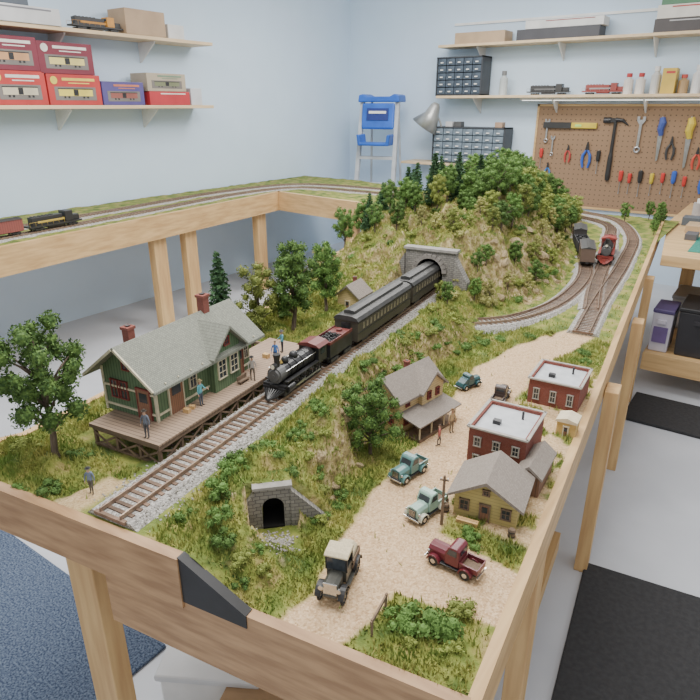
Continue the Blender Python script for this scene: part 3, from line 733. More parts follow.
for i, (x, y, s, rzz) in enumerate([(-1.055,.83,.011,.2),(-1.06,.85,.009,.5),(-1.13,1.19,.013,.1),(-1.12,1.22,.010,.7)]):
    B = MB(); B.box((0,0,s/2),(s*1.3,s,s)); [B.box((sx*s*.66,0,s/2),(.0012,s*1.04,s*1.05)) for sx in (-1,0,1)]
    solo('wooden_crate', B, m_pine, 'small wooden freight crate on the platform', 'crate', (x, y, dz-.001), rzz, 'freight crates')

hs = thing('cottage', 'small tan cottage with grey shingle roof beside the track', 'building', (-1.285,1.86,.868), rzr)
B = MB(); gable(B, .085, .10, .06, .035); part('walls', B, m_tanwall, hs)
B = MB(); roofslab(B, .085, .10, .06, .035, .012); part('roof', B, m_greyroof, hs)
door(hs, (0,-.052,0), 0, .018,.04, m_trim, m_door); window(hs, (.0435,.02,.035), pi/2, .016,.022, m_trim); window(hs, (.0435,-.025,.035), pi/2, .016,.022, m_trim); chimney(hs, (-.01,.03,.085), .012,.028)

h1 = thing('porch_house', 'two-storey tan clapboard house with grey roof and front porch', 'building', (-.728,1.30,.797), radians(-8), .93)
B = MB(); gable(B, .11, .19, .115, .045); part('walls', B, m_tanwall, h1)
B = MB(); roofslab(B, .11, .19, .115, .045, .014); part('roof', B, m_greyroof, h1)
B = MB(); B.prism([(-.01,0),(.09,0),(.09,.115),(.04,.155),(-.01,.115)], 'x', 0, .070); part('front_gable_wall', B, m_tanwall, h1)
B = MB(); B.prism([(-.022,.106),(.04,.156),(.102,.106),(.102,.112),(.04,.164),(-.022,.112)], 'x', 0, .082); part('front_gable_roof', B, m_greyroof_x, h1)
B = MB(); B.box((.095,0,.006),(.06,.18,.012)); part('porch_floor', B, m_beam, h1)
B = MB(); B.add([(.055,-.1,.070),(.055,.1,.070),(.132,.1,.054),(.132,-.1,.054),(.055,-.1,.074),(.055,.1,.074),(.132,.1,.058),(.132,-.1,.058)], [(0,1,2,3),(7,6,5,4),(0,4,5,1),(1,5,6,2),(2,6,7,3),(3,7,4,0)]); part('porch_roof', B, m_greyroof, h1)
for y in (-.085,-.03,.03,.085): part('porch_post', MB().cyl((0,0,0),(0,0,.046),.0025,n=8), m_trim, h1, (.120,y,.011))
for y in (-.06,.02,.06): window(h1, (.072 if y > -.03 else .057,y,.095), pi/2, .014,.022, m_redtrim)
window(h1, (.057,-.065,.042), pi/2, .016,.026, m_redtrim); door(h1, (.072,.03,.012), pi/2, .018,.045, m_redtrim, m_door)
for x in (-.028,.028):
    window(h1, (x,-.097,.045), 0, .015,.026, m_redtrim); window(h1, (x,-.097,.095), 0, .015,.024, m_redtrim)
chimney(h1, (-.02,.03,.14), .013,.03)

def flatb(name, label, loc, rzz, w, l, h, wallm, roofm, floors=2, trim=m_trim):
    r = thing(name, label, 'building', loc, rzz)
    part('walls', MB().box((0,0,h/2),(w,l,h)), wallm, r)
    B = MB(); t = .006; ph = .012
    for sx in (-1,1): B.box((sx*(w/2-t/2),0,h+ph/2),(t,l,ph)); 
    for sy in (-1,1): B.box((0,sy*(l/2-t/2),h+ph/2),(w-2*t,t,ph))
    part('parapet', B, wallm, r)
    part('roof', MB().box((0,0,h+.002),(w-2*t,l-2*t,.004)), roofm, r)
    B = MB(); B.box((0,-l/2-.002,h+ph),(w+.006,.008,.004)); B.box((-w/2-.002,0,h+ph),(.008,l+.006,.004)); B.box((w/2+.001,0,h+ph),(.007,l+.006,.004)); B.box((0,l/2+.001,h+ph),(w+.006,.007,.004))
    part('cornice', B, trim, r)
    for fl in range(floors):
        z = h*(fl+.52)/floors
        for k in range(4):
            if fl == 0 and k == 1: continue
            window(r, (-w/2-.0015, -l/2+l*(k+.5)/4, z), -pi/2, .015, h/floors*.5, trim)
        for k in range(3):
            window(r, (-w/2+w*(k+.5)/3, -l/2-.0015, z), 0, .015, h/floors*.5, trim)
    door(r, (-w/2-.0015, -l/2+l*1.5/4, 0), -pi/2, .02, h/floors*.8, trim, m_door)
    part('roof_vent', MB().cyl((w*.2,l*.2,h),(w*.2,l*.2,h+.025),.003,n=8), m_dark, r); part('roof_hatch', MB().box((-.02,-.02,h+.008),(.018,.014,.012)), m_dark, r)
    return r
m_stonetrim = mat('grey_trim', (.40,.37,.32), (.3,.28,.25), 60, .8)
flatb('brick_store', 'two-storey red brick store with flat pale roof', (-.425,1.265,.797), radians(4), .135, .155, .096, m_brick, m_pale, 2, m_stonetrim)
flatb('brick_warehouse', 'red brick flat-roofed building with pale grey roof', (-.42,1.67,.797), radians(4), .14, .15, .068, m_brick, m_pale, 1, m_stonetrim)
sh = thing('lean_to_shed', 'dark brown plank shed attached beside the brick store', 'shed', (-.33,1.205,.797), radians(4))
B = MB(); gable(B, .05, .12, .052, .018); part('walls', B, stripe('brown_plank_wall', (.20,.11,.07), (.10,.06,.04), 120, 'xy', .2), sh)
B = MB(); roofslab(B, .05, .12, .052, .018, .006); part('roof', B, m_greyroof, sh)
b3 = thing('tan_store', 'olive-tan clapboard store with weathered grey gable roof', 'building', (-.375,1.06,.797), radians(10))
B = MB(); gable(B, .13, .11, .058, .038); part('walls', B, m_olivewall, b3)
B = MB(); roofslab(B, .13, .11, .058, .038, .014); part('roof', B, m_greyroof, b3)
for x in (-.043,.043): window(b3, (x,-.0565,.033), 0, .018,.024, m_beam)
door(b3, (0,-.0565,0), 0, .02,.044, m_beam, m_door); window(b3, (-.066,0,.033), -pi/2, .018,.024, m_beam); window(b3, (0,-.0565,.073), 0, .012,.012, m_beam)
b5 = thing('shack', 'tiny yellow-tan shack with flat cream roof', 'building', (-.335,1.475,.797), radians(4))
part('walls', MB().box((0,0,.022),(.048,.045,.044)), mat('yellow_shack', (.60,.42,.16), (.46,.32,.11), 60, .8), b5)
part('roof', MB().prism([(-.027,.042),(.027,.042),(.027,.048),(0,.056),(-.027,.048)], 'y', -.027,.027), mat('cream_roof', (.66,.58,.40), (.52,.45,.32), 40, .8), b5); door(b5, (0,-.024,0), 0, .012,.032, m_trim, m_door)
b6 = thing('lumber_pile', 'small pile of weathered wooden planks beside the tan store', 'lumber', (-.39,.98,.80), radians(10))
for i in range(5): part('plank', MB().box((0,(i%3)*.007-.007,.003+(i//3)*.005),(.045,.006,.004)), m_pine, b6)
for i, (x, y) in enumerate([(-.445,.99),(-.455,1.007),(-.30,.99)]):
    B = MB(); B.tube([(0,0,0),(0,0,.008),(0,0,.016),(0,0,.02)], [.006,.0075,.0072,.006], 12); [B.cyl((0,0,z),(0,0,z+.0015),.0079,n=12,m=1) for z in (.004,.014)]
    solo('barrel', B, [m_beam, m_dark], 'small wooden barrel with dark hoops outside the store', 'barrel', (x, y, .799), 0, 'barrels')
up = thing('utility_pole', 'tall brown wooden utility pole with crossarm', 'utility pole', (-.432,.945,.798), .3)
part('pole', MB().cyl((0,0,0),(0,0,.120),.0035,.0025,8), m_beam, up); part('crossarm', MB().box((0,0,.110),(.018,.003,.003)), m_beam, up)
for x in (-.007,.007): part('insulator', MB().cyl((x,0,.111),(x,0,.115),.0013,n=6), m_white, up)
sg = thing('roadside_sign', 'dark wooden roadside sign frame on two posts', 'sign', (-.40,.655,.799), radians(100))
for x in (-.030,.030): part('post', MB().box((x,0,.018),(.0035,.0035,.038)), m_beam, sg)
part('sign_board', MB().box((0,0,.032),(.070,.003,.007)), m_beam, sg)

# ------------------------------------------------------------------ vehicles (unit length, +x forward)
def wheels(root, xs, y, r, w, spoke=False, hub=m_chrome):
    for x in xs:
        for sy in (-1, 1):
            B = MB()
            if spoke:
                n = 20
                B.tube([(r*.9*cos(2*pi*k/n),0,r*.9*sin(2*pi*k/n)) for k in range(n+1)], [w*.4]*(n+1), 6)
                for k in range(8): B.cyl((0,0,0),(r*.85*cos(pi*k/4),0,r*.85*sin(pi*k/4)),.008,n=5,m=1)
                B.cyl((0,-w*.5,0),(0,w*.5,0),r*.2,n=8,m=1)
            else:
                B.cyl((0,-w/2,0),(0,w/2,0),r,n=18); B.cyl((0,-w/2-.006,0),(0,w/2+.006,0),r*.5,n=12,m=1)
            part('wheel', B, [m_rubber, hub], root, (x, sy*y, r), smooth=False)
def arcp(cx, cz, r, t, n=9, a0=0, a1=pi):
    o = [(cx+(r+t)*cos(a0+(a1-a0)*k/n), cz+(r+t)*sin(a0+(a1-a0)*k/n)) for k in range(n+1)]
    i = [(cx+r*cos(a1-(a1-a0)*k/n), cz+r*sin(a1-(a1-a0)*k/n)) for k in range(n+1)]
    return o+i
def pickup(label, loc, rzz, L, col, cab=None, car=False, fend=None, group='miniature vehicles'):
    cm = mat('paint_'+label[:14].replace(' ', '_'), col, tuple(x*.8 for x in col), 30, .35)
    cb = mat('cabpaint_'+label[:14].replace(' ', '_'), cab, None, 30, .4) if cab else cm
    fm = mat('fender_'+label[:14].replace(' ', '_'), fend, None, 30, .4) if fend else cm
    r = thing('car' if car else 'pickup_truck', label, 'car' if car else 'truck', loc, rzz, L, group)
    B = MB(); B.box((0,0,.12),(.92,.26,.05),1)
    B.prism([(-.13,.13),(.13,.13),(.135,.27),(.09,.325),(0,.34),(-.09,.325),(-.135,.27)], 'x', .09, .43)
    B.box((0,.155,.10),(.42,.06,.02),1); B.box((0,-.155,.10),(.42,.06,.02),1)
    part('body', B, [cm, m_dark], r, bevel=.008)
    for x in (.30,-.29):
        for sy in (-1,1):
            part('fender', MB().prism(arcp(x,.09,.10,.025), 'y', sy*.12, sy*.215), fm, r, bevel=.006)
    B = MB(); B.prism([(-.16,.13),(.11,.13),(.11,.33),(.05,.47),(.0,.495),(-.11,.495),(-.155,.45),(-.16,.33)], 'y', -.165,.165); part('cab', B, cb, r, bevel=.018)
    B = MB(); B.prism([(-.11,.335),(.07,.335),(.025,.45),(-.11,.45)], 'y', -.168,.168); part('side_window', B, m_glass, r)
    B = MB(); B.add([(.113,-.13,.335),(.113,.13,.335),(.058,.12,.45),(.058,-.12,.45)], [(0,1,2,3)]); part('windshield', B, m_glass, r)
    B = MB(); B.add([(-.163,-.12,.35),(-.163,.12,.35),(-.160,.11,.44),(-.160,-.11,.44)], [(0,1,2,3)]); part('rear_window', B, m_glass, r)
    if car:
        part('trunk', MB().prism([(-.15,.13),(-.15,.40),(-.25,.36),(-.40,.25),(-.45,.13)], 'y', -.15,.15), cm, r, bevel=.02)
    else:
        B = MB(); B.box((-.33,0,.165),(.32,.30,.02),1)
        for sy in (-1,1): B.box((-.33,sy*.15,.21),(.32,.015,.10)); B.box((-.33,sy*.157,.262),(.33,.028,.012))
        B.box((-.488,0,.21),(.014,.31,.10)); B.box((-.175,0,.21),(.014,.31,.10)); part('truck_bed', B, [cm, m_beam], r)
    B = MB(); B.box((.437,0,.22),(.012,.16,.15)); [B.box((.445,0,.16+.03*k),(.006,.15,.008),1) for k in range(5)]; part('grille', B, [m_dark, m_chrome], r)
    for sy in (-1,1): part('headlight', MB().sphere((.41,sy*.155,.235),(.028,.032,.032),u=8,w=6), m_chrome, r)
    part('bumper', MB().box((.47,0,.11),(.02,.38,.03)), m_chrome, r, bevel=.005); part('bumper', MB().box((-.505,0,.11),(.02,.34,.03)), m_chrome, r)
    wheels(r, (.30,-.29), .17, .09, .06); return r
pickup('teal green vintage pickup truck on the gravel road', (-.577,1.06,.801), radians(-99), .108, (.11,.24,.23))
pickup('pale green vintage pickup with cream fenders on the road', (-.476,.960,.801), radians(-100), .108, (.28,.43,.36), fend=(.60,.60,.48))
pickup('dark maroon vintage pickup truck parked by the grass', (-.357,.848,.801), radians(178), .110, (.14,.02,.03))
pickup('black and brown vintage pickup parked near brick building', (-.550,1.55,.802), radians(98), .10, (.07,.05,.045))
pickup('dark teal vintage sedan parked behind the house', (-.665,1.58,.802), radians(70), .09, (.03,.09,.10), car=True)
at = thing('antique_truck', 'black antique truck with beige canvas roof on the gravel road', 'truck', (-.505,.688,.801), radians(-72), .122, 'miniature vehicles')
B = MB(); B.box((0,0,.17),(.90,.20,.04)); B.prism([(-.10,.19),(.10,.19),(.11,.34),(.06,.385),(-.06,.385),(-.11,.34)], 'x', .14,.42)
B.box((0,.16,.12),(.45,.07,.015)); B.box((0,-.16,.12),(.45,.07,.015)); B.box((-.0,0,.28),(.26,.30,.20)); part('body', B, mat('truck_black', (.07,.07,.06), None, 30, .35), at, bevel=.006)
for x in (.33,-.32):
    for sy in (-1,1): part('fender', MB().prism(arcp(x,.13,.145,.016,a0=.25,a1=pi-.1), 'y', sy*.13,sy*.215), m_black, at)
m_canvas = mat('beige_canvas', (.58,.50,.33), (.46,.39,.26), 40, .85)
part('canvas_roof', MB().prism([(-.15,.60),(.16,.60),(.17,.63),(.10,.66),(-.12,.67),(-.17,.63)], 'y', -.18,.18), m_canvas, at, bevel=.012)
for x in (-.13,.13):
    for sy in (-1,1): part('roof_post', MB().box((x,sy*.155,.49),(.02,.02,.24)), m_black, at)
part('cab_back', MB().box((-.13,0,.49),(.012,.29,.22)), m_black, at)
part('windshield', MB().box((.14,0,.49),(.006,.28,.2)), m_glass, at); 
B = MB(); B.box((-.32,0,.22),(.34,.33,.03)); [B.box((-.32,sy*.165,.29),(.34,.015,.12)) for sy in (-1,1)]; B.box((-.49,0,.29),(.015,.33,.12)); part('cargo_bed', B, m_beam, at)
part('cargo_tarp', MB().prism([(-.15,.27),(.15,.27),(.14,.40),(.08,.46),(-.08,.46),(-.14,.40)], 'x', -.47,-.17), m_canvas, at, bevel=.015)
part('radiator', MB().box((.425,0,.28),(.02,.20,.2)), m_chrome, at)
for sy in (-1,1): part('headlight', MB().cyl((.42,sy*.13,.30),(.46,sy*.13,.30),.03,.038,12), m_chrome, at)
wheels(at, (.33,-.32), .175, .13, .05, True, mat('cream_spoke', (.3,.25,.17), None, 20, .7))

# ------------------------------------------------------------------ trains
m_loco = mat('loco_black', (.035,.035,.038), (.02,.02,.02), 40, .38, metal=.2)
m_maroon = mat('maroon_paint', (.15,.035,.03), (.10,.022,.02), 50, .5)
m_coach = stripe('coach_olive', (.058,.050,.038), (.035,.03,.023), 60, 'x', .08, .5)
m_roofg = mat('coach_roof', (.045,.045,.042), (.03,.03,.03), 30, .55)
m_win = mat('coach_window', (.24,.21,.15), (.10,.085,.06), 20, .3)
def place(i_y, z): return (xrail(i_y), i_y, z)
RT = .8945
def bogie(parent, x, n=2, r=.0095, gap=.032):
    B = MB(); B.box((0,0,.012),(gap*(n-1)+.02,.058,.006))
    for sy in (-1,1): B.box((0,sy*.031,.011),(gap*(n-1)+.018,.004,.010)); 
    t = part('truck_frame', B, m_dark, parent, (x,0,0))
    for k in range(n):
        B = MB(); xx = gap*(k-(n-1)/2); B.cyl((xx,-.03,r),(xx,.03,r),.0025,n=6)
        for sy in (-1,1): B.cyl((xx,sy*.0235,r),(xx,sy*.0285,r),r,n=16)
        part('wheel_set', B, m_dark, t)
hd = rzr+pi/2
def coach(yc, L=.48):
    r = thing('passenger_car', 'dark olive passenger coach with clerestory roof in the train', 'train car', place(yc, RT), hd, 1, 'passenger cars')
    W = .082; B = MB(); B.box((0,0,.054),(L,W,.068)); B.box((0,0,.019),(L*.96,.05,.008),1); B.box((0,0,.021),(L*.28,.06,.014),1)
    part('body', B, [m_coach, m_dark], r)
    B = MB(); B.prism([(-W/2-.003,.087),(W/2+.003,.087),(W/2-.004,.097),(W/4,.102),(-W/4,.102),(-W/2+.004,.097)], 'x', -L/2-.004, L/2+.004)
    B.prism([(-.019,.101),(.019,.101),(.018,.111),(.0,.114),(-.018,.111)], 'x', -L/2+.02, L/2-.02); part('roof', B, m_roofg, r)
    wm = MB().box((0,0,0),(.012,.0015,.020)).mesh('window', [m_win])
    n = 14
    for k in range(n):
        for sy in (-1,1): mk('window', wm, r, (-L/2+.04+(L-.08)*k/(n-1), sy*(W/2+.0005), .064))
    B = MB(); [B.box((0,sy*(W/2+.0005),.048),(L,.002,.002)) for sy in (-1,1)]; [B.box((0,sy*(W/2+.0005),.0815),(L,.002,.002)) for sy in (-1,1)]; part('belt_rail', B, m_dark, r)
    for sx in (-1,1):
        B = MB(); B.box((sx*(L/2+.002),0,.052),(.006,.03,.054)); B.box((sx*(L/2+.008),0,.015),(.02,.008,.006)); part('vestibule', B, m_dark, r)
    bogie(r, -L/2+.07); bogie(r, L/2-.07); return r
coach(1.665,.43); coach(2.12,.44)
lo = thing('steam_locomotive', 'black steam locomotive with maroon cab leading the train', 'locomotive', place(1.165, RT), rzr-pi/2, .95)
bz = .060
B = MB(); B.cyl((-.06,0,bz),(.085,0,bz),.0245,.0225,20); [B.cyl((x,0,bz),(x+.003,0,bz),.0252,n=20) for x in (-.03,.0,.03,.06)]; part('boiler', B, m_loco, lo, smooth=False)
B = MB(); B.cyl((.085,0,bz),(.115,0,bz),.0235,n=20); B.cyl((.115,0,bz),(.119,0,bz),.019,.016,20); B.cyl((.119,0,bz),(.122,0,bz),.005,n=8); part('smokebox', B, mat('graphite', (.10,.10,.10), None, 30, .5), lo)
part('smokestack', MB().tube([(0,0,0),(0,0,.022),(0,0,.034),(0,0,.038)], [.0075,.008,.0105,.0105], 14), m_loco, lo, (.10,0,bz+.020))
for x, s in ((.062,.011),(.018,.013)): part('dome', MB().tube([(0,0,0),(0,0,.010),(0,0,.016),(0,0,.019)], [s,s*.95,s*.7,s*.2], 14), m_loco, lo, (x,0,bz+.020), smooth=True)
part('bell', MB().tube([(0,0,0),(0,0,.004),(0,0,.009)], [.006,.004,.001], 10), mat('brass', (.6,.42,.12), None, 20, .3, metal=.8), lo, (.081,0,bz+.026))
B = MB(); B.cyl((0,0,0),(.014,0,0),.008,n=12); B.cyl((.014,0,0),(.0145,0,0),.0065,n=12,m=1); part('headlamp', B, [m_loco, mat('lamp_lens', (.8,.75,.6), None, 10, .2)], lo, (.108,0,bz+.028))
B = MB(); [B.box((.02,sy*.031,.043),(.17,.013,.003)) for sy in (-1,1)]; B.box((.11,0,.030),(.012,.075,.010)); B.box((.0,0,.028),(.24,.028,.012)); part('running_board', B, m_loco, lo)
for sy in (-1,1): part('cylinder', MB().cyl((.075,sy*.034,.024),(.108,sy*.034,.024),.0105,n=14), m_loco, lo)
B = MB(); n = 9
for k in range(n):
    y = -.034+.068*k/(n-1); B.tube([(.118,y,.022),(.150-.10*abs(y)*3,y*.35,.004)], [.0022,.0022], 5)
B.tube([(.150,-.006,.004),(.152,0,.004),(.150,.006,.004)], [.003]*3, 5); B.box((.117,0,.024),(.006,.074,.008)); part('cowcatcher', B, m_loco, lo)
for x in (-.075,-.035,.005,.045):
    B = MB(); n = 20; B.cyl((0,-.028,0),(0,.028,0),.003,n=6)
    for sy in (-1,1):
        B.tube([(.0165*cos(2*pi*k/n),sy*.026,.0165*sin(2*pi*k/n)) for k in range(n+1)], [.0028]*(n+1), 6)
        for k in range(8): B.cyl((0,sy*.026,0),(.016*cos(pi*k/4),sy*.026,.016*sin(pi*k/4)),.001,n=4)
        B.box((0,sy*.026,-.008),(.012,.004,.008))
    part('driving_wheel', B, m_loco, lo, (x,0,.019))
for sy in (-1,1): part('side_rod', MB().box((-.015,sy*.0315,.013),(.125,.002,.004)), m_steel, lo)
for sy in (-1,1): part('main_rod', MB().box((.05,sy*.034,.017),(.08,.002,.003),0,0,0,.09), m_steel, lo)
bogie(lo, .095, 2, .009, .026)
B = MB(); B.box((-.09,0,.060),(.048,.068,.05)); part('cab', B, m_loco, lo)
B = MB(); B.prism([(-.039,.084),(.039,.084),(.028,.092),(0,.097),(-.028,.092)], 'x', -.122,-.060); part('cab_roof', B, m_maroon, lo)
for sy in (-1,1): part('cab_window', MB().box((-.09,sy*.0345,.068),(.022,.001,.018)), m_glass, lo)
B = MB(); [B.cyl((-.06,sy*.028,bz+.012),(.1,sy*.028,bz+.012),.001,n=5) for sy in (-1,1)]; part('handrail', B, m_steel, lo)
te = thing('tender', 'black coal tender with maroon trimmed top behind the locomotive', 'tender', place(1.365, RT), rzr-pi/2, .92)
B = MB(); B.box((0,0,.045),(.15,.066,.045)); B.box((0,0,.02),(.16,.056,.008)); part('body', B, m_loco, te)
B = MB(); [B.box((0,sy*.032,.072),(.15,.003,.010)) for sy in (-1,1)]; B.box((.074,0,.072),(.003,.066,.010)); B.box((-.045,0,.070),(.055,.062,.006)); part('coal_bunker_sides', B, m_maroon, te)
B = MB(); rr = random.Random(9)
for i in range(160): s = rr.uniform(.003,.006); x = rr.uniform(-.012,.068); y = rr.uniform(-.028,.028); B.box((x,y,.068+.012*(1-(y/.03)**2)*rr.random()),(s,s,s),0,rr.random()*3,rr.random())
o = part('coal_load', B, m_black, te); o['kind'] = 'stuff'
B = MB(); B.cyl((-.045,0,.073),(-.045,0,.079),.010,n=12); part('water_hatch', B, m_maroon, te); bogie(te, .045); bogie(te, -.045)

def at_track(key, i):
    path, z = TRK[key]; p = path[i]; d = (path[i+3]-path[i-3]).normalized(); return (p.x, p.y, z), atan2(d.y, d.x)
def nearest(key, y):
    path, z = TRK[key]; i = min(range(4, min(len(path)-4, 200)), key=lambda k: abs(path[k].y-y)); return at_track(key, i)
def freight(key, y, label, col, L=.26, hopper=False, loc=None, rzz=None, sc=1):
    if loc is None: loc, rzz = nearest(key, y)
    r = thing('freight_car', label, 'train car', loc, rzz, sc, 'freight cars')
    cm = stripe('freight_'+label[:10].replace(' ', '_'), col, tuple(x*.6 for x in col), 70, 'x', .15, .6)
    B = MB()
    if hopper:
        for sy in (-1,1): B.box((0,sy*.035,.043),(L,.003,.045)); 
        for sx in (-1,1): B.box((sx*L/2,0,.043),(.003,.07,.045))
        B.box((0,0,.024),(L,.07,.006)); [B.box((-L/2+L*k/7,sy*.037,.043),(.004,.003,.045)) for k in range(8) for sy in (-1,1)]
    else:
        B.box((0,0,.055),(L,.07,.068)); [B.box((0,sy*.036,.052),(.055,.003,.058)) for sy in (-1,1)]
    part('body', B, cm, r)
    if hopper:
        B = MB(); rr = random.Random(4)
        for i in range(150): s = rr.uniform(.004,.008); B.box((rr.uniform(-L/2+.01,L/2-.01),rr.uniform(-.03,.03),rr.uniform(.054,.062)),(s,s,s),0,rr.random()*3,rr.random())
        o = part('coal_load', B, m_black, r); o['kind'] = 'stuff'
    else:
        B = MB(); B.prism([(-.038,.088),(.038,.088),(.0,.097)], 'x', -L/2-.003,L/2+.003); B.box((0,0,.097),(L,.012,.002)); part('roof', B, m_roofg, r)
    B = MB(); B.box((0,0,.017),(L+.02,.012,.008)); part('underframe', B, m_dark, r); bogie(r, -L/2+.045); bogie(r, L/2-.045); return r
freight('B', 3.30, 'brown boxcar on the curved track', (.15,.10,.075), .24); freight('B', 3.55, 'black coal hopper on the curved track', (.06,.06,.065), .24, True)
freight('B', 3.78, 'dark boxcar on the curved track', (.10,.09,.085), .20)
m_redrun = mat('red_running_gear', (.30,.05,.035), (.20,.03,.025), 50, .5)
l, a = nearest('C', 3.42); sl2 = copy_thing(lo, l, a+pi, 1.05, 'red and black steam locomotive standing on the siding')
for c in sl2.children:
    if c.name.split('.')[0] in ('running_board', 'cab', 'cowcatcher', 'cab_roof'):
        c.data = c.data.copy(); c.data.materials.clear(); c.data.materials.append(m_redrun)
l, a = nearest('C', 3.66); st2 = copy_thing(te, l, a+pi, 1.0, 'black tender with maroon trim on the siding')
def diesel(label, loc, rzz, c1, c2, L=.36, sc=1):
    r = thing('diesel_locomotive', label, 'locomotive', loc, rzz, sc, 'diesel locomotives')
    a = mat('die1_'+label[:9].replace(' ', '_'), c1, None, 30, .45); b = mat('die2_'+label[:9].replace(' ', '_'), c2, None, 30, .45)
    B = MB(); B.box((0,0,.026),(L,.072,.010)); B.box((0,0,.016),(L*.3,.05,.014)); part('frame', B, a, r)
    B = MB(); B.box((-.05*L/.36,0,.056),(L*.58,.045,.05)); [B.box((-L*.38+L*.07*k,0,.083),(.015,.03,.006)) for k in range(6)]; part('long_hood', B, a, r, bevel=.003)
    B = MB(); B.box((L*.41,0,.048),(L*.14,.045,.034)); part('short_hood', B, a, r, bevel=.004)
    B = MB(); B.box((L*.26,0,.063),(L*.15,.068,.064)); part('cab', B, a if 'orange' not in label else b, r, bevel=.003)
    part('cab_window', MB().box((L*.26,0,.078),(L*.152,.05,.018)), m_glass, r); part('stripe', MB().box((-.018,0,.050),(L*.56,.0465,.012)), b, r)
    B = MB()
    for sy in (-1,1):
        B.cyl((-L/2,sy*.035,.055),(L*.15,sy*.035,.055),.0009,n=4); [B.cyl((-L/2+L*.65*k/6,sy*.035,.03),(-L/2+L*.65*k/6,sy*.035,.055),.0009,n=4) for k in range(7)]
    part('handrail', B, b, r); bogie(r, -L*.32, 3, .009, .024); bogie(r, L*.32, 3, .009, .024); return r
def shelfpos(y):
    path, z = TRK['D']; i = min(range(4, 110), key=lambda k: abs(path[k].y-y)); return at_track('D', i)
l, a = shelfpos(2.06); diesel('black diesel locomotive with yellow stripes on the wall shelf', l, a, (.03,.03,.03), (.55,.40,.08), .36)
l, a = shelfpos(1.66); freight('D', 0, 'maroon boxcar on the wall shelf track', (.24,.07,.06), .34, loc=l, rzz=a)

# ------------------------------------------------------------------ people
def person_mesh(pose):
    arm = pose.get('arm', 0); step = pose.get('step', 0)
    v = [(0,0,.95),(0,0,1.12),(0,.01,1.30),(0,.01,1.42),(0,0,1.50),(0,-.01,1.58),(0,-.015,1.66),(0,-.01,1.72)]
    r = [(.15,.11),(.135,.10),(.165,.115),(.12,.09),(.055,.055),(.075,.085),(.08,.095),(.055,.065)]
    e = [(0,1),(1,2),(2,3),(3,4),(4,5),(5,6),(6,7)]
    for s in (-1,1):
        st = step*s; b = len(v)
        v += [(s*.09,0,.88),(s*.10,-.10*st,.50),(s*.10,.06*st-.16*st,.10),(s*.10,-.10*st-.02,.04),(s*.11,-.10*st-.17,.03)]
        r += [(.095,.095),(.06,.062),(.042,.045),(.042,.04),(.035,.028)]
        e += [(0,b),(b,b+1),(b+1,b+2),(b+2,b+3),(b+3,b+4)]
        b = len(v); up_ = arm if s == 1 else pose.get('arm2', 0)
        el = (s*.27,-.02-.12*up_,1.12+.02*up_); wr = (s*.28,-.06-.28*up_,.88+.30*up_); pa = (s*.28,-.08-.34*up_,.82+.34*up_)
        v += [(s*.17,.01,1.41),el,wr,pa]; r += [(.062,.062),(.043,.043),(.028,.028),(.032,.020)]
        e += [(3,b),(b,b+1),(b+1,b+2),(b+2,b+3)]
        for k in range(4):
            o = (k-1.5)*.018; f = len(v); ln = (.07,.08,.075,.06)[k]
            v += [(pa[0]+s*.002,pa[1]+o,pa[2]-.03),(pa[0]-s*.01,pa[1]+o-.01,pa[2]-.03-ln)]; r += [(.009,.009),(.007,.007)]; e += [(b+3,f),(f,f+1)]
        f = len(v); v += [(pa[0]-s*.02,pa[1]-.035,pa[2]-.01),(pa[0]-s*.025,pa[1]-.045,pa[2]-.05)]; r += [(.010,.010),(.008,.008)]; e += [(b+3,f),(f,f+1)]
    f = len(v); v.append((0,-.115,1.60)); r.append((.013,.02)); e.append((5,f))
    me = bpy.data.meshes.new('person_skel'); me.from_pydata(v, e, []); ob = bpy.data.objects.new('tmp', me); COL.objects.link(ob)
    ob.modifiers.new('s', 'SKIN'); ob.modifiers.new('sub', 'SUBSURF').levels = 1
    for i, rad in enumerate(r): me.skin_vertices[0].data[i].radius = rad; me.skin_vertices[0].data[i].use_root = (i == 0)
    bpy.context.view_layer.update()
    out = bpy.data.meshes.new_from_object(ob.evaluated_get(bpy.context.evaluated_depsgraph_get())); out.name = 'person'
    bpy.data.objects.remove(ob); return out
POSES = [person_mesh({}), person_mesh({'arm': 1}), person_mesh({'step': 1}), person_mesh({'arm': .6, 'arm2': .6})]
m_skin = mat('skin', (.55,.34,.24), (.5,.3,.2), 20, .6); m_eye = mat('eye', (.02,.02,.02), None, 5, .3)
def person(loc, rzz, pose, shirt, trous, hat, label, hatted=True, sc=.038):
    me = POSES[pose].copy(); cm = [m_skin, mat('shirt_%d%d%d' % tuple(int(c*99) for c in shirt), shirt, None, 20, .8), mat('trouser_%d%d%d' % tuple(int(c*99) for c in trous), trous, None, 20, .8), m_rubber]
    me.materials.clear()
    for q in cm: me.materials.append(q)
    for p in me.polygons:
        c = p.center; k = 1
        if c.z > 1.49: k = 0
        elif c.z < .07: k = 3
        elif c.z < .93 and abs(c.x) < .22: k = 2
        elif abs(c.x) > .245 and (c.z < .90 or (pose in (1,3) and c.y < -.27)): k = 0
        p.material_index = k; p.use_smooth = True
    r = mk('person', me, None, loc, (0,0,rzz), sc, label=label, cat='person', group='miniature figures')
    hm = mat('hat_%d%d%d' % tuple(int(c*99) for c in hat), hat, None, 20, .9)
    B = MB()
    if hatted: B.cyl((0,-.01,1.735),(0,-.01,1.75),.17,n=16); B.tube([(0,-.01,1.745),(0,-.01,1.82),(0,-.01,1.85)], [.1,.09,.05], 14)
    else: B.sphere((0,.01,1.70),(.088,.10,.09), z0=-.25)
    part('hat' if hatted else 'hair', B, hm, r)
    for s in (-1,1): part('eye', MB().sphere((s*.03,-.098,1.645),.010,u=6,w=4), m_eye, r)
    return r
zd = dz-.0005
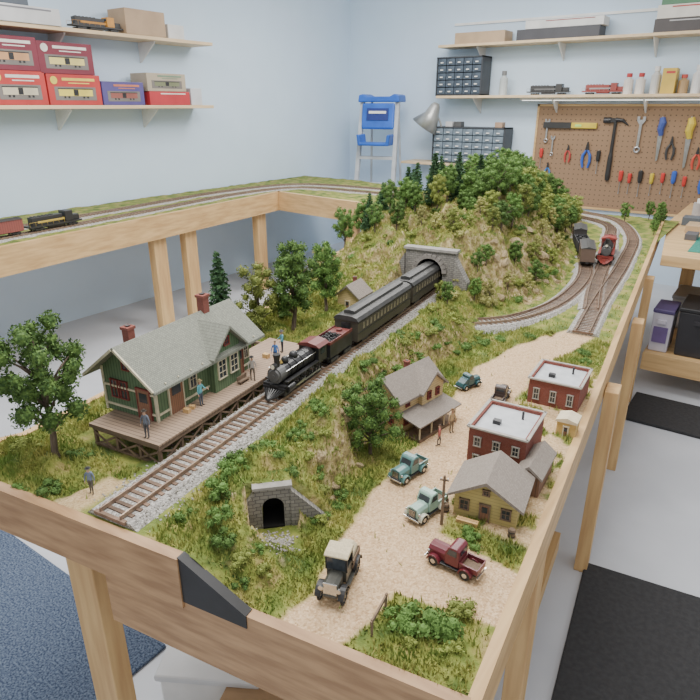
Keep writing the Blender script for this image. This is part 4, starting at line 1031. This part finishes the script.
person((-1.035,.70,zd), radians(20), 0, (.14,.16,.20), (.08,.08,.09), (.05,.04,.03), 'person in dark coat and hat standing at the platform end')
person((-1.055,.875,zd), radians(100), 1, (.12,.40,.46), (.08,.10,.14), (.25,.2,.1), 'person in teal shirt and tan hat standing on the platform')
person((-1.055,1.055,zd), radians(60), 2, (.38,.35,.32), (.12,.10,.08), (.04,.04,.04), 'person in grey shirt and dark hat walking on the platform')
person((-1.08,1.175,zd), radians(20), 0, (.08,.20,.5), (.05,.08,.2), (.1,.07,.04), 'person in blue overalls waiting at the platform end', False)
person((-1.12,1.25,zd), radians(-30), 3, (.12,.36,.44), (.06,.06,.08), (.1,.1,.1), 'person in teal jacket beside freight crates')
person((-1.02,.545,H(-1.02,.545)), radians(40), 2, (.16,.20,.28), (.10,.09,.08), (.05,.05,.05), 'person in blue-grey coat walking on the dirt path', sc=.034)
person((-.585,1.30,.801), radians(60), 0, (.55,.42,.25), (.25,.2,.14), (.2,.12,.06), 'person in tan shirt standing before the porch house')
person((-.58,1.22,.801), radians(-60), 2, (.4,.12,.1), (.1,.1,.12), (.1,.06,.04), 'person in red shirt walking by the porch house', False, sc=.034)

# ------------------------------------------------------------------ wall shelves and goods
m_shelf = mat('pine_shelf', (.74,.57,.36), (.64,.48,.29), 3, .5, stretch=(6,1,10))
m_brk = m_white
def shelf_left(z, y0, y1):
    r = thing('mounted_shelf', 'long pine wall shelf on white brackets', 'shelf', (XW,0,0), group='wall shelves')
    part('board', MB().box((.13,(y0+y1)/2,z-.0125),(.26,y1-y0,.025)), m_shelf, r, bevel=.003)
    for y in np.arange(y1-.55, y0, -.75):
        part('bracket', MB().prism([(.001,z-.17),(.012,z-.17),(.20,z-.037),(.20,z-.026),(.001,z-.026)], 'y', y-.006,y+.006), m_brk, r)
def shelf_back(z, x0, x1, d=.26, track_=False):
    r = thing('mounted_shelf', 'long pine wall shelf on white brackets', 'shelf', (0,YW,0), group='wall shelves')
    part('board', MB().box(((x0+x1)/2,-d/2,z-.0125),(x1-x0,d,.025)), m_shelf, r, bevel=.003)
    for x in np.arange(x0+.4, x1, .8):
        part('bracket', MB().prism([(-.001,z-.17),(-.012,z-.17),(-d*.8,z-.037),(-d*.8,z-.026),(-.001,z-.026)], 'x', x-.006,x+.006), m_brk, r)
    if track_: part('wall_track', MB().box(((x0+x1)/2-.1,-.008,z+.20),(x1-x0-.3,.014,.022)), m_white, r)
shelf_left(2.085, 1.2, 3.98); shelf_left(1.60, 1.2, 3.94)
shelf_back(2.16, -3.18, -.1, track_=True); shelf_back(1.69, -3.18, -.1)
def carton(loc, size, col, label, face='x', band=None, win=None, rzz=0, logo=None, group='boxes on the wall shelves', name='model_train_box'):
    cm = mat('box_%02d%02d%02d' % tuple(int(c*99) for c in col), col, tuple(x*.85 for x in col), 8, .5)
    r = thing(name, label, 'box', loc, rzz, 1, group)
    sx, sy, sz = size; part('carton', MB().box((0,0,sz/2),size), cm, r, bevel=.003)
    def pm(pre, c): return mat(pre+'_%02d%02d%02d' % tuple(int(q*99) for q in c), c, None, 10, .5)
    def patch(nm, du, dzc, w, h, m_, th=.001):
        if face == 'x': part(nm, MB().box((sx/2+th/2,du,dzc),(th,w,h)), m_, r)
        else: part(nm, MB().box((du,-sy/2-th/2,dzc),(w,th,h)), m_, r)
    w = sy if face == 'x' else sx
    if win:
        patch('display_window', .0, sz*.38, w*.78, sz*.44, mat('box_window_back', (.22,.20,.18), None, 5, .2), .0012)
        pw, ph_ = w*.64, sz*.22; B = MB(); th = .0025; fr = sx/2 if face == 'x' else -sy/2
        def pb(du, dv, a_, b_, t_, mi):
            if face == 'x': B.box((fr+t_/2,du,dv),(t_,a_,b_),mi)
            else: B.box((du,fr-t_/2,dv),(a_,t_,b_),mi)
        pb(0, sz*.41, pw, ph_, th, 0); pb(0, sz*.41+ph_*.55, pw*1.02, ph_*.14, th*1.2, 1); pb(0, sz*.41, pw*.14, ph_*.9, th*1.2, 1)
        for t_ in (-.34,-.22,.22,.34): pb(pw*t_, sz*.41-ph_*.68, ph_*.3, ph_*.3, th, 1)
        part('pictured_train_car', B, [pm('pic', win), m_dark], r)
    if band:
        patch('printed_band', w*.08, sz*.84, w*.62, sz*.09, pm('band', band), .0015)
        if win: patch('printed_line', w*.08, sz*.72, w*.40, sz*.035, pm('band', band), .0015)
    if logo:
        rad = sz*.13; B = MB(); cx_ = -w*.38
        if face == 'x': B.cyl((sx/2,cx_,sz*.80),(sx/2+.003,cx_,sz*.80),rad,n=16)
        else: B.cyl((cx_,-sy/2,sz*.80),(cx_,-sy/2-.003,sz*.80),rad,n=16)
        part('printed_emblem', B, pm('logo', logo), r)
    return r
xs_ = -4.29; Z1 = 1.60; Z2 = 2.085
RED = (.52,.05,.045); DRED = (.20,.03,.05); WH = (.78,.75,.68); YE = (.80,.62,.12)
carton((xs_,2.27,Z1),(.2,.36,.205),RED,'bright red model train box with picture window','x',WH,(.62,.56,.40),logo=(.8,.65,.1))
carton((xs_,2.66,Z1),(.2,.40,.195),RED,'bright red model train box with yellow train picture','x',YE,(.80,.66,.12),logo=(.8,.65,.1))
carton((xs_,1.86,Z1),(.2,.40,.205),RED,'bright red model train box with picture window','x',WH,(.3,.3,.3))
carton((xs_,2.25,Z1+.206),(.2,.36,.20),DRED,'maroon model train box stacked on a red box','x',WH,(.60,.32,.15),logo=WH)
carton((xs_,2.63,Z1+.196),(.2,.40,.195),DRED,'maroon model train box stacked on a red box','x',WH,(.75,.64,.22),logo=WH)
carton((xs_,1.84,Z1+.206),(.2,.40,.20),DRED,'maroon model train box stacked on a red box','x',WH,(.4,.2,.1))
carton((xs_,3.05,Z1),(.2,.36,.16),(.10,.08,.25),'dark purple model train box lying on the shelf','x',(.6,.2,.1),(.30,.10,.08))
carton((xs_,3.48,Z1),(.2,.40,.10),(.5,.04,.05),'flat red model train box with white stripe','x',WH)
carton((xs_,3.46,Z1+.101),(.2,.38,.13),(.45,.38,.28),'beige model train box stacked on a red box','x',(.2,.3,.2),(.20,.22,.12))
carton((xs_,3.78,Z1),(.14,.12,.13),(.6,.62,.65),'small clear grey plastic box','x')
carton((xs_,2.35,Z2),(.22,.55,.10),(.6,.6,.6),'flat pale grey cardboard box on the top shelf','x',(.2,.2,.22))
carton((xs_,2.2,Z2+.101),(.2,.45,.05),(.1,.12,.15),'thin dark blue box on the top shelf','x')
carton((xs_,3.32,Z2),(.2,.36,.17),(.45,.31,.19),'plain brown cardboard box on the top shelf','x')
carton((xs_,3.62,Z2),(.16,.16,.10),(.7,.7,.68),'small white plastic box on the top shelf','x')
diesel('black and orange display locomotive on the top shelf', (xs_+.04,2.93,Z2), pi/2, (.04,.04,.04), (.60,.28,.05), .40)
diesel('small dark display locomotive on the wall shelf', (-2.05,YW-.13,1.69), 0, (.05,.05,.05), (.2,.2,.2), .40)
diesel('small red display locomotive on the wall shelf', (-1.55,YW-.13,1.69), 0, (.3,.06,.05), (.4,.4,.4), .36)
yb = YW-.14
carton((-2.75,yb,2.16),(.52,.2,.10),(.48,.34,.21),'flat brown cardboard box on the shelf','y')
carton((-2.0,yb,2.16),(.75,.2,.09),(.06,.06,.07),'long black box on the upper shelf','y')
carton((-1.95,yb,2.251),(.70,.19,.07),(.7,.7,.68),'long white box with dark lettering band','y',(.3,.05,.05))
carton((-.98,yb,2.16),(.42,.2,.10),(.08,.07,.07),'dark train box with silver stripe','y',(.5,.5,.5))
carton((-.98,yb,2.261),(.40,.2,.10),(.75,.72,.65),'cream train box with red stripe','y',(.5,.08,.06))
carton((-.97,yb,2.362),(.38,.19,.06),(.10,.25,.14),'green train box on top of the stack','y')
carton((-.5,yb,2.16),(.42,.2,.26),(.4,.4,.42),'large grey train box on the upper shelf','y',(.5,.08,.06))
for i, (x, h_, c_, t_) in enumerate([(-1.34,.17,(.75,.7,.65),(.5,.05,.05)),(-1.24,.17,(.75,.7,.65),(.5,.05,.05)),(-1.12,.22,(.6,.6,.58),(.7,.7,.7)),(-.90,.15,(.45,.30,.15),(.6,.1,.08)),(-.80,.22,(.75,.75,.74),(.7,.7,.7)),(-.70,.14,(.3,.2,.1),(.6,.6,.6)),(-2.5,.22,(.55,.6,.6),(.2,.2,.2))]):
    B = MB(); B.tube([(0,0,0),(0,0,h_*.68),(0,0,h_*.78),(0,0,h_*.82)], [.04,.04,.02,.018], 14)
    r = thing('paint_bottle' if i < 6 else 'glass_jar', ('plastic hobby paint bottle with colored cap on the shelf' if i < 6 else 'clear glass jar of small parts on the shelf'), 'bottle' if i < 6 else 'jar', (x,yb,1.69), 0, 1, 'bottles on the shelf' if i < 6 else None)
    part('bottle_body', B, mat('bottle%d' % i, c_, None, 10, .4), r, smooth=False); part('cap', MB().cyl((0,0,h_*.82),(0,0,h_),.024,n=12), mat('cap%d' % i, t_, None, 10, .4), r)
carton((-1.01,yb,1.69),(.11,.14,.20),(.65,.45,.08),'small yellow and red parts package on the shelf','y',(.5,.05,.04))
for i in range(6):
    B = MB(); B.tube([(0,0,0),(0,0,.05),(0,0,.06)], [.025,.025,.018], 12); B.cyl((0,0,.06),(0,0,.08),.02,n=12,m=1)
    solo('paint_jar', B, [mat('jar_paint%d' % (i % 3), [(.4,.1,.08),(.1,.2,.35),(.5,.4,.1)][i % 3], None, 10, .4), m_dark], 'small hobby paint jar on the shelf', 'jar', (-.56+i*.07,yb,1.69), 0, 'paint jars')
def drawers(loc, w, h, d, nx_, nz_, col, label):
    r = thing('parts_cabinet', label, 'drawer cabinet', loc, 0, 1, 'small parts cabinets'); t = .012
    B = MB(); B.box((0,d/2-.004,h/2),(w,.008,h)); B.box((0,0,t/2),(w,d,t)); B.box((0,0,h-t/2),(w,d,t)); [B.box((sx*(w/2-t/2),0,h/2),(t,d,h)) for sx in (-1,1)]
    part('frame', B, mat('cabinet_frame', (.05,.055,.065), None, 10, .5), r)
    dm = MB(); cw = (w-2*t)/nx_; ch = (h-2*t)/nz_; dm.box((0,0,0),(cw-.008,d-.02,ch-.008)); dm.box((0,-d/2+.004,-ch*.1),(cw*.3,.012,ch*.16),1)
    me = dm.mesh('drawer', [mat('drawer_front_%d' % nx_, col, tuple(x*.6 for x in col), 12, .25), m_white])
    for i in range(nx_):
        for k in range(nz_): mk('drawer', me, r, (-w/2+t+cw*(i+.5), -.004, t+ch*(k+.5)))
    return r
drawers((-2.94,yb,1.69),.50,.36,.22,5,5,(.10,.13,.17),'dark small-parts drawer cabinet on the shelf')
drawers((-2.80,yb,1.03),.80,.36,.22,7,5,(.22,.28,.34),'grey-blue small-parts drawer cabinet with clear drawers')
for i, x in enumerate((-3.05,-2.95,-2.5)): carton((x,yb,1.39),(.08,.08,.05),[(.6,.6,.6),(.1,.1,.1),(.45,.3,.2)][i],'tiny parts box on top of the cabinet','y')
shelf_back(1.03,-3.55,-2.25,.30)
dl = thing('desk_lamp', 'grey metal adjustable desk lamp with conical shade', 'lamp', (-3.13,YW-.20,1.03))
m_lampg = mat('lamp_grey', (.40,.41,.40), (.33,.34,.33), 10, .35, metal=.5)
part('base', MB().cyl((0,0,0),(0,0,.02),.09,.08,24), m_lampg, dl)
part('arm', MB().tube([(0,0,.02),(.03,0,.28),(0.0,-.02,.40)], [.01,.01,.01], 8), m_lampg, dl); part('arm', MB().tube([(0,-.02,.40),(-.06,-.05,.52)], [.01,.01], 8), m_lampg, dl)
part('lamp_shade', MB().tube([(-.04,-.05,.59),(-.05,-.052,.565),(-.08,-.07,.47),(-.15,-.09,.36)], [.03,.05,.08,.15], 24), m_lampg, dl, smooth=True)
sl = thing('step_ladder', 'grey step ladder with blue plastic top and tray by the wall', 'ladder', (-3.76,5.98,0), radians(15))
m_blue = mat('blue_plastic', (.02,.12,.55), (.015,.095,.45), 8, .4); m_fib = mat('grey_fibreglass', (.50,.53,.56), None, 10, .5)
part('top_cap', MB().prism([(-.23,1.63),(.23,1.63),(.22,1.70),(.17,1.71),(.12,1.685),(-.12,1.685),(-.17,1.71),(-.22,1.70)], 'y', -.15, .13), m_blue, sl, bevel=.012)
part('blue_panel', MB().box((0,-.150,1.49),(.36,.035,.26),0,0,-.12), m_blue, sl, bevel=.03)
part('paint_tray', MB().prism([(-.17,1.20),(.17,1.20),(.185,1.31),(.15,1.31),(.14,1.23),(-.14,1.23),(-.15,1.31),(-.185,1.31)], 'y', -.33, -.12), m_blue, sl, bevel=.01)
part('printed_label', MB().box((0,-.172,1.51),(.24,.004,.12),0,0,-.12), mat('label_navy', (.01,.03,.20), None, 30, .4), sl)
part('label_stripe', MB().box((0,-.176,1.53),(.19,.003,.025),0,0,-.12), m_white, sl)
for sx in (-1,1):
    part('rail', MB().add([(sx*.175,-.10,1.64),(sx*.215,-.10,1.64),(sx*.245,-.42,0),(sx*.205,-.42,0),(sx*.175,-.05,1.64),(sx*.215,-.05,1.64),(sx*.245,-.36,0),(sx*.205,-.36,0)], [(0,1,2,3),(7,6,5,4),(0,4,5,1),(1,5,6,2),(2,6,7,3),(3,7,4,0)]), m_fib, sl)
    part('rear_rail', MB().cyl((sx*.15,.10,1.64),(sx*.20,.26,0),.014,n=8), m_fib, sl)
for k in range(4): part('step', MB().box((0,-.36+.062*k,.26+.27*k),(.42-.015*k,.09,.03)), m_fib, sl)

def pegmat():
    m, nt, b = _new('pegboard_brown'); b.inputs['Roughness'].default_value = .7; L = nt.links.new; N = nt.nodes.new
    vec = _coords(nt); sp = N('ShaderNodeSeparateXYZ'); L(vec, sp.inputs[0])
    def mt(op, a, c=None):
        k = N('ShaderNodeMath'); k.operation = op
        for i, qq in enumerate((a, c)):
            if qq is None: continue
            if isinstance(qq, (int, float)): k.inputs[i].default_value = qq
            else: L(qq, k.inputs[i])
        return k.outputs[0]
    d = []
    for ax in 'XZ':
        f = mt('SUBTRACT', mt('FRACT', mt('MULTIPLY', mt('ADD', sp.outputs[ax], 50.0), 22.0)), .5); d.append(mt('MULTIPLY', f, f))
    hole = mt('LESS_THAN', mt('ADD', d[0], d[1]), .018)
    mx = N('ShaderNodeMix'); mx.data_type = 'RGBA'; mx.inputs[6].default_value = (.28,.175,.10,1); mx.inputs[7].default_value = (.11,.07,.04,1); L(hole, mx.inputs[0]); L(mx.outputs[2], b.inputs['Base Color']); return m
pg = thing('pegboard', 'brown perforated hardboard pegboard mounted on the wall', 'pegboard', (-1.13,YW-.02,1.13)); part('panel', MB().box((0,0,0),(2.06,.02,.94)), pegmat(), pg)
B = MB(); [B.box((0,-.002,s*.47),(2.08,.03,.02)) for s in (-1,1)]; [B.box((s*1.03,-.002,0),(.02,.03,.96)) for s in (-1,1)]; part('frame', B, m_pine_x, pg)
ul = thing('under_shelf_light', 'slim white under-shelf strip light', 'light', (-1.3,YW-.16,1.655)); part('housing', MB().box((0,0,0),(2.0,.06,.02)), m_white, ul); part('diffuser', MB().box((0,0,-.013),(1.96,.05,.006)), mat('diffuser', (1,1,.95), None, 5, .5, emis=2.0), ul)
yp = YW-.046
m_hand = mat('dark_handle', (.03,.03,.03), None, 10, .6)
def tool(name, label, cat, x, z, rot=0): 
    r = thing(name, label, cat, (x,yp,z), 0, 1, 'hand tools on the pegboard'); r.rotation_euler = (0, rot, 0)
    part('hook', MB().cyl((0,-.004,.004),(0,.020,.004),.004,n=6), m_steel, r); return r
def cm_(c): return mat('tool_%02d%02d%02d' % tuple(int(q*99) for q in c), c, None, 10, .4)
def hammer(x, z, col=(.03,.03,.03), s=1.0, label='long hammer with dark handle hanging on the pegboard'):
    r = tool('hammer', label, 'hammer', x, z); r.scale = (s,)*3
    part('handle', MB().tube([(0,0,-.50),(0,0,-.46),(0,0,-.30),(0,0,-.26),(0,0,0)], [.018,.022,.020,.014,.013], 10), cm_(col), r)
    B = MB(); B.cyl((-.10,0,.01),(-.04,0,.01),.024,n=12); B.box((-.02,0,.01),(.05,.03,.035)); B.tube([(0,0,.015),(.06,0,.01),(.11,0,-.03)], [.018,.014,.004], 8); part('head', B, m_dark, r)
def driver(x, z, col, s=1.0):
    r = tool('screwdriver', 'screwdriver with colored handle hanging on the pegboard', 'screwdriver', x, z); r.scale = (s,)*3
    part('handle', MB().tube([(0,0,.0),(0,0,-.01),(0,0,-.09),(0,0,-.11)][::-1], [.012,.020,.022,.014], 8), cm_(col), r); part('shaft', MB().tube([(0,0,-.11),(0,0,-.22),(0,0,-.235)], [.004,.004,.006], 6), m_steel, r)
def pliers(x, z, col, s=1.0):
    r = tool('pliers', 'pliers with colored grips hanging on the pegboard', 'pliers', x, z); r.scale = (s,)*3
    for sx in (-1,1):
        part('grip', MB().tube([(sx*.008,0,0),(sx*.035,0,-.05),(sx*.038,0,-.11),(sx*.025,0,-.17)], [.010,.014,.014,.010], 8), cm_(col), r)
    part('jaw', MB().prism([(-.018,0),(.018,0),(.014,.03),(.004,.08),(-.004,.08),(-.014,.03)], 'y', -.008,.008), m_dark, r)
def wrench(x, z, rot=0, s=1.0):
    r = tool('wrench', 'steel open-end wrench hanging on the pegboard', 'wrench', x, z, rot); r.scale = (s,)*3
    B = MB(); B.box((0,0,-.12),(.022,.008,.22)); B.prism([(-.035,0),(-.015,-.03),(.015,-.03),(.035,0),(.035,.035),(.014,.035),(.012,.008),(-.012,.008),(-.014,.035),(-.035,.035)], 'y', -.006,.006); B.tube([(.022*cos(2*pi*k/14),0,-.25+.022*sin(2*pi*k/14)) for k in range(15)], [.008]*15, 6); part('shank', B, m_steel, r)
lv = tool('spirit_level', 'yellow and black spirit level hanging on the pegboard', 'level', -1.83, 1.42); part('level_body', MB().box((0,0,0),(.50,.03,.050)), cm_((.65,.5,.05)), lv, bevel=.003)
part('end_cap', MB().box((-.12,0,0),(.27,.034,.053)), m_hand, lv); part('vial', MB().box((.08,-.016,0),(.06,.004,.02)), cm_((.5,.8,.2)), lv)
hammer(-1.42,1.46,s=1.05); wrench(-1.20,1.47,s=1.0)
def knife(x, z, col, s=1.0):
    r = tool('utility_saw', 'short hand saw with colored grip hanging on the pegboard', 'saw', x, z); r.scale = (s,)*3
    part('grip', MB().tube([(0,0,0),(.01,0,-.04),(.0,0,-.09),(.012,0,-.14)], [.020,.028,.026,.016], 10), cm_(col), r)
    part('blade', MB().prism([(-.012,-.14),(.022,-.14),(.016,-.33),(.002,-.34)], 'y', -.002,.002), m_steel, r)
knife(-1.03,1.50,(.06,.10,.35),1.1); knife(-.80,1.50,(.65,.50,.06),1.25)
pliers(-1.64,1.20,(.04,.12,.5),.95); pliers(-1.82,1.19,(.5,.06,.05),.65); pliers(-.92,1.28,(.05,.05,.05),.8); pliers(-.70,1.20,(.6,.08,.05),.75)
wrench(-2.05,1.45,s=.7); wrench(-1.98,1.30,s=.6)
for dx_, dz_, s_2, c_2 in [(0,0,.9,(.6,.05,.04)),(.08,-.02,.8,(.6,.05,.04)),(.17,.01,1.0,(.03,.03,.03)),(.27,-.01,.85,(.65,.5,.05)),(.36,0,.8,(.6,.05,.04)),(.45,.02,1.0,(.04,.12,.5)),(.54,-.02,.8,(.6,.05,.04))]: driver(-1.30+dx_, 1.03+dz_, c_2, s_2)
pliers(-2.0,1.02,(.04,.2,.5),.65); pliers(-.60,1.02,(.04,.12,.5),.9); hammer(-.45,1.35,(.5,.08,.05),.8); wrench(-.58,1.45,s=1.0); driver(-2.08,1.2,(.6,.05,.04),.8)
driver(-1.53,1.20,(.03,.03,.03),.9)

# ------------------------------------------------------------------ workbench right
wb = thing('workbench', 'pine workbench with thick top and lower shelf', 'workbench')
x0 = -.505
part('bench_top', MB().prism([(x0,3.86),(1.2,3.86),(1.2,6.2),(-.66,6.2),(-.66,5.05)], 'z', .735,.80), m_pine_x, wb, bevel=.004)
part('lower_shelf', MB().box((.36,4.3,.215),(1.70,1.1,.04)), m_pine_x, wb, bevel=.003); part('shelf_apron', MB().box((.36,3.765,.175),(1.70,.03,.10)), m_pine_x, wb)
for x, y in ((-.44,4.80),(.9,3.9),(.9,4.8)): part('leg', MB().box((x,y,.37),(.08,.08,.74)), m_pine, wb)
def bin_(loc, size, col, label, lid, win=None):
    r = thing('storage_bin', label, 'storage bin', loc, 0, 1, 'storage bins'); sx, sy, sz = size; cm = mat('bin_%02d%02d%02d' % tuple(int(c*99) for c in col), col, None, 8, .4)
    k = .92; B = MB(); B.add([(-sx/2*k,-sy/2*k,0),(sx/2*k,-sy/2*k,0),(sx/2*k,sy/2*k,0),(-sx/2*k,sy/2*k,0),(-sx/2,-sy/2,sz),(sx/2,-sy/2,sz),(sx/2,sy/2,sz),(-sx/2,sy/2,sz)], [(3,2,1,0),(4,5,6,7),(0,1,5,4),(1,2,6,5),(2,3,7,6),(3,0,4,7)]); part('tub', B, cm, r, bevel=.008)
    part('lid', MB().box((0,0,sz+.012),(sx*1.05,sy*1.05,.025)), mat('lid_%02d%02d%02d' % tuple(int(c*99) for c in lid), lid, None, 8, .4), r, bevel=.006)
    part('handle', MB().box((0,-sy/2-.008,sz*.8),(sx*.4,.02,.02)), cm, r)
    if win: part('printed_label', MB().box((0,-sy/2*.96-.004,sz*.45),(sx*.7,.004,sz*.4)), mat('binlab', win, None, 20, .5), r)
bin_((-.425,3.90,.235),(.11,.22,.24),(.55,.53,.60),'white storage box with purple label on the lower shelf',(.08,.06,.16),(.15,.10,.25)); bin_((-.21,3.95,.235),(.27,.32,.27),(.03,.03,.035),'black plastic storage bin on the lower shelf',(.02,.02,.022)); bin_((-.35,4.45,.235),(.2,.3,.2),(.4,.38,.36),'grey storage box at the rear of the shelf',(.3,.3,.3))
solo('cutting_mat', MB().box((0,0,.002),(.55,.55,.004)), stripe('cutting_mat_green', (.02,.22,.16), (.10,.38,.30), 20, 'xy', .06, .6), 'green self-healing cutting mat on the workbench', 'cutting mat', (-.12,4.30,.80), bevel=.001)
carton((-.42,4.75,.80),(.16,.18,.05),(.5,.35,.2),'small cardboard tray on the workbench','y',group='workbench boxes'); carton((-.25,4.95,.80),(.16,.12,.09),(.2,.22,.25),'small dark parts box on the workbench','y',group='workbench boxes')
carton((-.43,4.45,.80),(.07,.12,.04),(.10,.10,.11),'small black parts tray beside the cutting mat','y',group='workbench boxes')
carton((-.50,5.0,.80),(.12,.12,.06),(.10,.12,.14),'small dark parts box on the workbench','y',group='workbench boxes'); carton((-.40,5.10,.80),(.12,.10,.08),(.15,.3,.5),'small blue parts box on the workbench','y',group='workbench boxes')
for i, (x, y, h_, c_) in enumerate([(-.33,5.3,.20,(.35,.36,.4)),(-.20,5.25,.24,(.25,.3,.4)),(-.45,5.55,.16,(.5,.5,.5)),(-.50,5.3,.12,(.45,.42,.40))]):
    B = MB(); B.cyl((0,0,0),(0,0,h_),.045,n=18); B.cyl((0,0,h_),(0,0,h_+.03),.025,n=12,m=1); solo('spray_can', B, [cm_(c_), m_white], 'metal spray can standing on the workbench', 'spray can', (x,y,.80), 0, 'spray cans')

# floor things
m_mat = mat('black_rubber', (.03,.03,.032), (.02,.02,.022), 60, .85, .15)
solo('floor_mat', MB().box((0,0,.009),(.85,.80,.018)), m_mat, 'black rubber anti-fatigue mat on the floor', 'floor mat', (.155,1.64,0), radians(7), 'floor mats', bevel=.006)
solo('floor_mat', MB().box((0,0,.009),(1.1,.38,.018)), m_mat, 'dark rubber mat in front of the workbench', 'floor mat', (.08,3.46,0), radians(0), 'floor mats', bevel=.006)
m_rug = mat('blue_speckled_carpet', (.13,.17,.24), (.022,.038,.08), 160, .95, .6, detail=2)
solo('carpet', MB().box((-2.35,.05,.006),(2.1,1.58,.012)), m_rug, 'dark blue speckled carpet mat on the floor', 'carpet', bevel=.004)
wbx = thing('storage_box', 'low white lidded storage box under the table', 'box', (-1.08,.86,0), radians(30)); part('tub', MB().box((0,0,.05),(.28,.2,.10)), m_white, wbx, bevel=.01); part('lid', MB().box((0,0,.11),(.30,.22,.022)), mat('lid_offwhite', (.72,.74,.76), None, 5, .4), wbx, bevel=.006)
B = MB(); B.box((0,0,.05),(.25,.18,.10)); o = thing('cardboard_box', 'open brown cardboard box under the table', 'box', (-.86,.84,0), radians(20)); part('carton', B, mat('kraft', (.42,.28,.16), None, 10, .8), o)
part('flap', MB().box((0,-.10,.12),(.24,.06,.004),0,0,.9), MATS['kraft'], o); part('flap', MB().box((0,.10,.12),(.24,.06,.004),0,0,-.9), MATS['kraft'], o)

# ------------------------------------------------------------------ light
wd = bpy.data.worlds.new('world'); bpy.context.scene.world = wd; wd.use_nodes = True
bg = wd.node_tree.nodes['Background']; bg.inputs[0].default_value = (.97,.98,1,1); bg.inputs[1].default_value = .92
def area(name, loc, sx, sy, e, col=(1,.97,.93)):
    d = bpy.data.lights.new(name, 'AREA'); d.shape = 'RECTANGLE'; d.size = sx; d.size_y = sy; d.energy = e; d.color = col
    o = bpy.data.objects.new(name, d); o.location = loc; COL.objects.link(o); return o
area('ceiling_light_near', (-.7,1.0,2.85), 1.3, .6, 58); area('ceiling_light_mid', (-1.4,3.2,2.85), 1.5, .6, 66); area('ceiling_light_far', (-2.4,4.6,2.85), 1.6, .8, 70); area('ceiling_light_side', (-2.8,1.6,2.85), 1.4, .8, 56)
